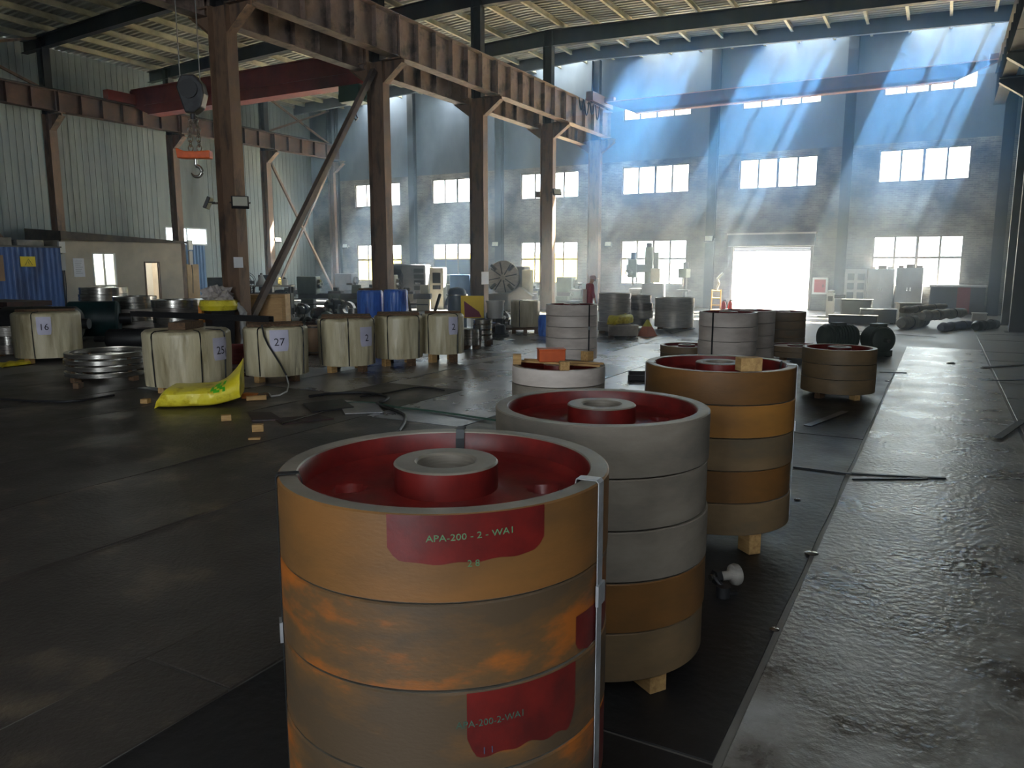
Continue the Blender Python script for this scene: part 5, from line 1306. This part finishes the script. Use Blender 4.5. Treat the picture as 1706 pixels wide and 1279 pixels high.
bevel(MB().box(-.35, .35, -.4, .4, 0, .2).build('base', m_mgrey, pd), .02); MB().cyl((0, .1, .2), (0, .1, 1.7), .09, 16).build('column', m_mgrey, pd); bevel(MB().box(-.2, .2, -.45, .3, 1.5, 1.95).build('head', m_mgreen, pd), .03)
MB().box(-.3, .3, -.4, .1, .85, .93).build('table', m_mgrey, pd); MB().cyl((0, -.3, 1.1), (0, -.3, 1.5), .04, 12).build('spindle', m_steel, pd); MB().cyl((0, .15, 1.95), (0, .15, 2.25), .13, 16).build('motor', m_iron, pd)
# big rounded machine behind the blue drums
p = fl(678, 512); vb = thing('boring_machine', 'big dark boring machine with a rounded head behind the blue drums', 'machine', (p.x, p.y, 0), YAW * .7)
MB().lathe([(0, -.6), (.75, -.6), (.85, -.5), (.85, .5), (.75, .6), (0, .6)], 40, axis='x').build('rotary_head', m_iron, vb, (-.55, 0, 1.35)); bevel(MB().box(-.1, 1.2, -.7, .7, 0, 2.15).build('housing', m_mgrey, vb), .08, 2)
bevel(MB().box(-1.2, 1.25, -.8, .8, 0, .55).build('base', m_mgrey, vb), .04); MB().cyl((-1.45, 0, 1.35), (-1.15, 0, 1.35), .3, 24).build('spindle', m_steel, vb)
for i in range(4): MB().box(.6, 1.1, -.73, -.7, .9 + i * .28, 1.1 + i * .28).build('vent', m_black, vb)
# control cabinet
p = fl(731, 514); cc = thing('control_cabinet', 'tall cream control cabinet with a dark screen', 'cabinet', (p.x, p.y, 0), YAW * .6)
bevel(MB().box(-.34, .34, -.3, .3, 0, 2.0).build('body', m_mcream, cc), .02); MB().box(-.2, .2, -.31, -.3, 1.25, 1.75).build('screen', m_black, cc); MB().box(-.2, .2, -.31, -.3, .95, 1.15).build('key_pad', m_iron, cc)
# white frame rack, blue machine, blue grey tank
p = fl(750, 510); fr_ = thing('frame_rack', 'small white open frame rack on the bench by the board-covered window', 'rack', (p.x, p.y, 0), .3)
for sx in (-.28, .28):
    for sy in (-.2, .2): MB().box(sx - .025, sx + .025, sy - .025, sy + .025, 0, 1.65).build('post', m_white, fr_)
for z in (.5, 1.1, 1.6): MB().box(-.3, .3, -.22, .22, z, z + .04).build('shelf', m_white, fr_)
lathe_machine(776, 514, 1.4, .4, 'blue machine beside the column with a taped paper', m_mblue, 1.3)
cx, cy, R = fit_cyl(746, 778, 545, .02); tk = thing('round_tank', 'blue grey round-topped tank with a pipe ring behind the drum row end', 'tank', (cx, cy, 0))
H_ = zat(762, 478, fl(762, 545)); m_tk = mat('blue grey tank', (92, 108, 124), (74, 88, 104), scale=2, rough=.45)
MB().lathe([(R, 0), (R, H_ - R * .8), (R * .92, H_ - R * .4), (R * .7, H_ - R * .15), (R * .3, H_ - .02), (0, H_)], 36).build('shell', m_tk, tk); MB().lathe([(R, H_ - R * .85), (R + .05, H_ - R * .85), (R + .05, H_ - R * .75), (R, H_ - R * .75)], 36, True).build('band', m_steel, tk)
MB().tube([(R * 1.15 * cos(a), -R * .3, H_ * .55 + R * 1.25 * sin(a)) for a in [pi * k / 12 for k in range(13)]], .04, 8).build('pipe', m_tk, tk)
# coiled pipes and bars behind drums
for i, (px, py, R, lab) in enumerate(((700, 548, .5, 'coil of grey pipe behind the smooth wrapped drum'), (738, 553, .3, 'smaller coil of dark hose beside the grey pipe coil'))):
    p = fl(px, py); c_ = thing('pipe_coil', lab, 'coil', (p.x, p.y, .02))
    for k in range(6): MB().tube([(R * (1 + .03 * k) * cos(a), R * (1 + .03 * k) * sin(a), .04 + .075 * k) for a in [2 * pi * q / 28 for q in range(29)]], .035, 6).build('turn', [m_mgrey, m_black][i], c_)
    tag(c_, lab)
for i, (x0, y0, x1, y1, h1, lab) in enumerate(((716, 560, 734, 556, 1.2, 'dark steel bar leaning up from the pipe coils'), (690, 552, 676, 545, 1.3, 'bent grey pipe rising beside the blue drum'))):
    a, b = fl(x0, y0, .02), fl(x1, y1, .02); tag(MB().tube([a, a.lerp(b, .5) + Vector((0, 0, h1 * .6)), b + Vector((0, 0, h1))], .05, 8).build('steel_bar', m_iron), lab, 'bar')
# yellow sign board and bucket on the stacked rings
zt_ = .18 + 4 * ((zat(804, 531, fl(804, 566, .18)) - .18) / 4)
a = fl(771, 530, zt_ + .02); b = fl(791, 530, zt_ + .02)
sb = thing('sign_board', 'tilted yellow board with a maroon triangle standing on the steel rings', 'board', ((rg[0] - .25), rg[1] - .1, zt_ + .004), YAW + .1)
MB().box(-.3, .3, -.012, .012, 0, .58).build('panel', mat('board yellow', (232, 196, 40), (216, 176, 30), scale=3, rough=.5), sb)
MB().add([(-.22, -.014, .45), (-.2, -.014, .02), (.24, -.014, .02), (.18, -.014, .16), (-.22, -.02, .45), (-.2, -.02, .02), (.24, -.02, .02), (.18, -.02, .16)], [(0, 1, 2, 3), (7, 6, 5, 4), (0, 4, 5, 1), (1, 5, 6, 2), (2, 6, 7, 3), (3, 7, 4, 0)]).build('maroon_mark', mat('maroon print', (120, 44, 66), rough=.6), sb)
bk = thing('bucket', 'white plastic bucket on the steel rings beside the yellow board', 'bucket', (rg[0] + .3, rg[1] + .16, zt_ + .004))
MB().lathe([(0, 0), (.2, 0), (.235, .42), (.25, .42), (.25, .46), (.22, .46), (.19, .03), (0, .03)], 28).build('body', m_cabg, bk); MB().lathe([(.216, .2), (.226, .2), (.228, .23), (.218, .23)], 28, True).build('rib', m_cabg, bk)
# blue plastic barrel behind the tall pale stack
for i, (px, py) in enumerate(((912, 560), (924, 552))):
    p = fl(px, py); b_ = thing('plastic_barrel', 'blue plastic barrel %s beside the lone wrapped drum' % ('in front' if i == 0 else 'behind'), 'barrel', (p.x, p.y, 0)); MB().lathe([(0, 0), (.24, 0), (.27, .04), (.29, .2), (.28, .22), (.28, .42), (.29, .44), (.27, .6), (.22, .65), (0, .65)], 24).build('body', m_bluef, b_); MB().cyl((.1, 0, .65), (.1, 0, .68), .04, 10).build('bung', m_white, b_)
# yellow warning cone heap by the big ring
p = fl(1078, 560); cn = thing('warning_cone', 'yellow and red cone shaped cover by the big ring', 'cone', (p.x, p.y, 0), .3); cn.scale = (.72, .72, .72)
MB().lathe([(.42, 0), (.4, .05), (.24, .35), (.2, .42)], 4).build('base_cover', mat('reddish cover', (196, 120, 96), rough=.6), cn); MB().lathe([(.2, .42), (.05, .68), (0, .7)], 4).build('tip', mat('cone yellow', (214, 206, 70), rough=.6), cn)

# ================================================================== left-hand clutter
def roller(px, py, R, L, rz, label, m_):
    p = fl(px, py); t = thing('steel_roller', label, 'roller', (p.x, p.y, 0), rz)
    MB().lathe([(0, -L / 2), (R * .9, -L / 2), (R, -L / 2 + .06), (R, L / 2 - .06), (R * .9, L / 2), (0, L / 2)], 44, axis='x').build('barrel', m_, t, (0, 0, R + .1))
    for s in (-1, 1): MB().cyl((s * L / 2, 0, R + .1), (s * (L / 2 + .3), 0, R + .1), R * .3, 20).build('journal', m_iron, t); MB().box(s * L * .33 - .12, s * L * .33 + .12, -R * .7, R * .7, 0, .22).build('cradle', m_black, t)
    return t
m_teal = mat('dark teal enamel', (30, 64, 66), (24, 44, 48), scale=2, rough=.5)
roller(72, 574, .46, 1.9, YAW + .05, 'big black steel roller behind drum 16', m_black)
roller(160, 566, .5, 1.3, YAW + .35, 'big dark teal roller between drum 16 and the ring stacks', m_teal)
roller(232, 587, .24, 1.4, YAW + .1, 'black glossy roller lying before the office doorway rings', m_black)
p = fl(15, 556); pb = thing('pallet_stack', 'stack of rusty brown plates behind the black roller', 'plates', (p.x, p.y, 0), .1)
for i in range(6): MB().cbox((.02 * (i % 2), 0, .1 + i * .17), (2.2, 1.4, .15)).build('plate', m_scrap, pb)
# bin with yellow liner and crumpled plastic
p = fl(369, 577); bn = thing('rubbish_bin', 'black bin with yellow liner and crumpled white plastic on top', 'bin', (p.x, p.y, 0), .4)
zt_ = zat(369, 502, p)
MB().lathe([(0, 0), (.36, 0), (.44, zt_), (.41, zt_), (.34, .04), (0, .04)], 4).build('body', m_black, bn)
MB().lathe([(.44, zt_ - .22), (.5, zt_ - .1), (.46, zt_ + .03), (.38, zt_ + .05), (.34, zt_ - .1)], 20).build('liner', m_yelb, bn)
mb = MB(); vs = []; ns, nr = 22, 12
for j in range(nr + 1):
    ph = pi * j / nr
    for k in range(ns):
        a = 2 * pi * k / ns; d = Vector((sin(ph) * cos(a), sin(ph) * sin(a), cos(ph))); r = .36 * (1 + .5 * mnoise.noise(d * 3.1) + .3 * mnoise.noise(d * 7)); vs.append((d.x * r, d.y * r, zt_ + .12 + d.z * r * .7))
mb.add(vs, [(j * ns + k, (j + 1) * ns + k, (j + 1) * ns + (k + 1) % ns, j * ns + (k + 1) % ns) for j in range(nr) for k in range(ns)], 0, False)
mb.build('crumpled_plastic', mat('crumpled plastic', (214, 206, 200), (170, 160, 156), scale=5, rough=.4), bn)
MB().tube([(.45, .1, zt_ - .05), (.6, .1, zt_ - .3), (.55, .1, zt_ - .8), (.6, .1, .05)], [.06, .1, .08, .12], 10).build('hanging_film', mat('grey film', (160, 158, 156), rough=.35), bn)
bevel(MB().box(-.52, -.42, -.12, .12, zt_ - .55, zt_ - .1).build('orange_case', mat('orange plastic', (220, 140, 60), rough=.5), bn), .01)
# plywood crate
p = fl(444, 566); cr = thing('wooden_crate', 'plywood crate with battens behind drum 27', 'crate', (p.x, p.y, 0), YAW + .12)
H_ = zat(444, 490, p); w_ = 1.28
m_ply = mat('fresh plywood', (214, 172, 116), (194, 150, 96), scale=2.5, rough=.7, stretch=(1, 1, 4))
MB().box(-w_ / 2, w_ / 2, -.4, .4, .1, H_).build('panel_box', m_ply, cr)
for x in (-w_ / 2 + .05, -.1, w_ / 2 - .05): MB().box(x - .05, x + .05, -.425, -.4, .1, H_).build('batten', m_wood, cr)
for z in (.15, H_ - .05): MB().box(-w_ / 2, w_ / 2, -.44, -.425, z - .05, z + .05).build('batten', m_wood, cr)
for s in (-1, 1): MB().box(s * .5 - .06, s * .5 + .06, -.4, .4, 0, .1).build('skid', m_wood2, cr)
# bench with white cones and fan behind the crate
p = fl(455, 535); bt = thing('tool_bench', 'dark tool bench behind the plywood crate', 'bench', (p.x, p.y, 0), YAW + .1); zb_ = zat(455, 475, p)
MB().box(-.8, .8, -.35, .35, zb_ - .05, zb_).build('top', m_cabg, bt); MB().box(-.75, .75, -.3, .3, .5, zb_ - .3).build('drawer_box', m_black, bt)
for sx in (-.72, .72):
    for sy in (-.28, .28): MB().box(sx - .04, sx + .04, sy - .04, sy + .04, 0, zb_ - .05).build('leg', m_iron, bt)
M_ = Matrix.Rotation(YAW + .1, 3, 'Z')
for i, (dx, lab, kind) in enumerate(((-.35, 'white cone shaped funnel on the tool bench', 0), (.15, 'white bottle with a rounded cap on tool bench', 1), (.5, 'short white canister at the end of tool bench', 2))):
    q = Vector((p.x, p.y, zb_)) + M_ @ Vector((dx, 0, 0)); o = thing(['funnel', 'bottle', 'canister'][kind], lab, ['funnel', 'bottle', 'canister'][kind], q)
    MB().lathe([[(.2, 0), (.22, .02), (.05, .38), (0, .42)], [(0, 0), (.1, 0), (.1, .25), (.05, .3), (.05, .36), (0, .36)], [(0, 0), (.12, 0), (.12, .2), (.1, .24), (0, .24)]][kind], 18).build('body', m_white, o)
    MB().lathe([(.04, 0), (.055, .02), (.04, .05), (0, .06)], 12).build('cap', m_black, o, (0, 0, [.4, .36, .24][kind]))
p = fl(415, 540); fn = thing('floor_fan', 'round dark workshop fan with mesh guard beside the brown column', 'fan', (p.x, p.y, 0), YAW)
zf = zat(415, 470, p)
MB().lathe([(0, 0), (.3, 0), (.3, .04), (.05, .06), (0, .06)], 20).build('base', m_iron, fn); MB().cyl((0, 0, .05), (0, 0, zf - .1), .03, 10).build('pole', m_iron, fn)
for r in (.1, .2, .3, .36): MB().lathe([(r - .008, -.01), (r + .008, -.01), (r + .008, .01), (r - .008, .01)], 28, True, axis='y').build('guard_ring', m_iron, fn, (0, -.08, zf))
for k in range(4): a = k * pi / 2; MB().cbox((.17 * cos(a), 0, zf + .17 * sin(a)), (.22, .02, .12), M=Matrix.Rotation(-a, 3, 'Y') @ Matrix.Rotation(.4, 3, 'X')).build('blade', m_mgrey, fn)
MB().cyl((0, -.05, zf), (0, .16, zf), .08, 14).build('motor', m_iron, fn)
# dark parts stacked between the crate and the blue drums
rd = random.Random(5)
cols = [m_iron, m_mgrey, m_ringd, m_scrap, m_mgreen, m_black]
adj = ['rusty', 'grey', 'oily', 'dark', 'green tinted', 'black']
kinds = ['flanged casting', 'gear blank', 'bearing housing', 'shaft coupling']
spots = ['by the crate', 'by the tank', 'by the blue drums', 'near the machine row', 'by the pipe coils', 'near the brown column']
used = set(); n = 0
OBST = [(o.location.x, o.location.y, r) for o in COL.objects for nm, r in (('wooden_crate', .85), ('tool_bench', .95), ('wrapped_drum', .75), ('skid', .6), ('pallet', .8), ('floor_fan', .4), ('round_tank', .7), ('pipe_coil', .7), ('plastic_barrel', .35), ('steel_ring', .75), ('lathe', 1.7), ('face_plate_lathe', 1.6), ('rubbish_bin', .6)) if o.name.split('.')[0] == nm and o.parent is None] + [(XM, 14.15, .5), (XM, 20.25, .5), (XM, 26.35, .5)]
i = 0
for tries in range(400):
    if i >= 44: break
    z_ = i % 3
    px, py = (rd.uniform(478, 600), rd.uniform(520, 568)) if i < 32 else (rd.uniform(812, 852), rd.uniform(525, 562))
    k = rd.randrange(4); ci = rd.randrange(6); p = fl(px, py); s = rd.uniform(.25, .46); rz = rd.uniform(0, 6)
    if any(hypot(p.x - q[0], p.y - q[1]) < s * 1.02 + q[2] for q in OBST): continue
    OBST.append((p.x, p.y, s)); i += 1
    where = 'beside the wooden crate' if px < 520 else 'before the green lathe' if px < 560 else 'beside the blue drums' if px < 700 else 'beside the lone wrapped drum'
    t = thing(kinds[k].replace(' ', '_'), '%s %s on the floor %s' % (adj[ci], kinds[k], where), 'casting', (p.x, p.y, .0), rz, 'machine parts ' + where); m_ = cols[ci]
    if k == 0:
        MB().lathe([(.3 * s, 0), (s, 0), (s, .25 * s), (.6 * s, .35 * s), (.5 * s, 1.3 * s), (.3 * s, 1.3 * s)], 20, True).build('body', m_, t)
        for q in range(6): a = q * pi / 3; MB().cyl((.8 * s * cos(a), .8 * s * sin(a), .25 * s), (.8 * s * cos(a), .8 * s * sin(a), .4 * s), .07 * s, 6).build('bolt', m_steel, t)
    elif k == 1:
        MB().lathe([(.35 * s, 0), (s, 0), (s, .5 * s), (.35 * s, .5 * s)], 28, True).build('blank', m_, t); MB().lathe([(.2 * s, .0), (.34 * s, 0), (.34 * s, .8 * s), (.2 * s, .8 * s)], 20, True).build('hub', m_steel, t)
    elif k == 2:
        bevel(MB().box(-s, s, -.5 * s, .5 * s, 0, .4 * s).build('foot', m_, t), .02); MB().lathe([(.4 * s, -.35 * s), (.75 * s, -.35 * s), (.75 * s, .35 * s), (.4 * s, .35 * s)], 24, True, axis='y').build('housing', m_, t, (0, 0, 1.1 * s))
    else:
        MB().lathe([(0, -s), (.35 * s, -s), (.35 * s, -.3 * s), (.7 * s, -.3 * s), (.7 * s, .3 * s), (.35 * s, .3 * s), (.35 * s, s), (0, s)], 24, axis='x').build('shaft', m_, t, (0, 0, .7 * s))
        for q in (-1, 1): MB().lathe([(.36 * s, -.06), (.55 * s, -.06), (.55 * s, .06), (.36 * s, .06)], 20, True, axis='x').build('collar', m_steel, t, (q * .7 * s, 0, .7 * s))

# ================================================================== the worker
def skin(name, pts, edges, m_, parent, sub=2, root=0):
    me = bpy.data.meshes.new(name); me.from_pydata([p[:3] for p in pts], edges, []); o = obj(name, me, parent)
    md = o.modifiers.new('skin', 'SKIN'); md.use_smooth_shade = True
    for i, p in enumerate(pts):
        v = me.skin_vertices[0].data[i]; v.radius = (p[3], p[4] if len(p) > 4 else p[3]); v.use_root = (i == root)
    o.modifiers.new('sub', 'SUBSURF').levels = sub; o.modifiers['sub'].render_levels = sub
    me.materials.append(m_); return o
p = fl(981, 541); zh = zat(985, 461, p)
wk = thing('person', 'worker in dull red work clothes and white cap looking down, arms lowered', 'person', (p.x, p.y, 0), YAW - pi / 2 + .35)
k = zh / 1.68
m_skin = mat('skin', (196, 150, 124), rough=.55); m_cloth = mat('dull red cloth', (172, 60, 72), (140, 46, 58), scale=6, rough=.8)
def S(*v): return tuple(c * k for c in v)
# facing +y in local space (turned by the empty), head bent forward
body = [S(0, 0, .95, .13, .1), S(0, .01, 1.15, .13, .1), S(0, .03, 1.35, .15, .1), S(0, .06, 1.46, .06), S(0, .1, 1.54, .065), S(0, .13, 1.61, .085, .09),
        S(.17, .03, 1.39, .055), S(.22, .02, 1.14, .045), S(.2, .12, .92, .036), S(.2, .14, .84, .035),
        S(-.17, .03, 1.39, .055), S(-.22, .02, 1.14, .045), S(-.2, .12, .92, .036), S(-.2, .14, .84, .035),
        S(.09, 0, .9, .085), S(.1, .01, .5, .058), S(.1, -.02, .09, .042), S(.1, .12, .035, .035), S(-.09, 0, .9, .085), S(-.1, .01, .5, .058), S(-.1, -.02, .09, .042), S(-.1, .12, .035, .035)]
edges = [(0, 1), (1, 2), (2, 3), (3, 4), (4, 5), (2, 6), (6, 7), (7, 8), (8, 9), (2, 10), (10, 11), (11, 12), (12, 13), (0, 14), (14, 15), (15, 16), (16, 17), (0, 18), (18, 19), (19, 20), (20, 21)]
nb = len(body)
for s, b0 in ((1, 9), (-1, 13)):
    for f in range(4):
        body.append(S(s * .2 + (f - 1.5) * .016, .15, .77, .009)); edges.append((b0, len(body) - 1)); body.append(S(s * .2 + (f - 1.5) * .016, .17, .73, .008)); edges.append((len(body) - 2, len(body) - 1))
    body.append(S(s * .17, .17, .8, .009)); edges.append((b0, len(body) - 1))
skin('body', body, edges, m_skin, wk)
coat = [S(0, 0, .93, .17, .13), S(0, .01, 1.15, .16, .125), S(0, .03, 1.35, .175, .12), S(0, .05, 1.44, .085), S(.17, .03, 1.39, .075), S(.22, .02, 1.14, .066), S(.2, .1, .94, .055), S(-.17, .03, 1.39, .075), S(-.22, .02, 1.14, .066), S(-.2, .1, .94, .055), S(.09, 0, .88, .105), S(.1, .01, .5, .085), S(.1, -.01, .12, .07), S(-.09, 0, .88, .105), S(-.1, .01, .5, .085), S(-.1, -.01, .12, .07)]
skin('work_clothes', coat, [(0, 1), (1, 2), (2, 3), (2, 4), (4, 5), (5, 6), (2, 7), (7, 8), (8, 9), (0, 10), (10, 11), (11, 12), (0, 13), (13, 14), (14, 15)], m_cloth, wk)
MB().lathe([(.108 * k, -.02), (.112 * k, .02), (.1 * k, .07), (.06 * k, .105), (0, .115)], 20).build('cap', mat('pinkish white cap', (232, 206, 206), rough=.7), wk, (0, .13 * k, 1.62 * k))
MB().box(-.07 * k, .07 * k, .08 * k, .2 * k, -.01, .005).build('cap_peak', mat('pinkish white cap', (232, 206, 206), rough=.7), wk, (0, .13 * k, 1.62 * k))
MB().box(-.05 * k, .05 * k, .215 * k, .235 * k, 1.53 * k, 1.59 * k).build('face_mask', m_white, wk)
MB().cbox((0, -.17 * k, 1.0 * k), (.26 * k, .03, .5 * k)).build('white_apron_tail', mat('pale cloth', (226, 206, 200), rough=.8), wk)
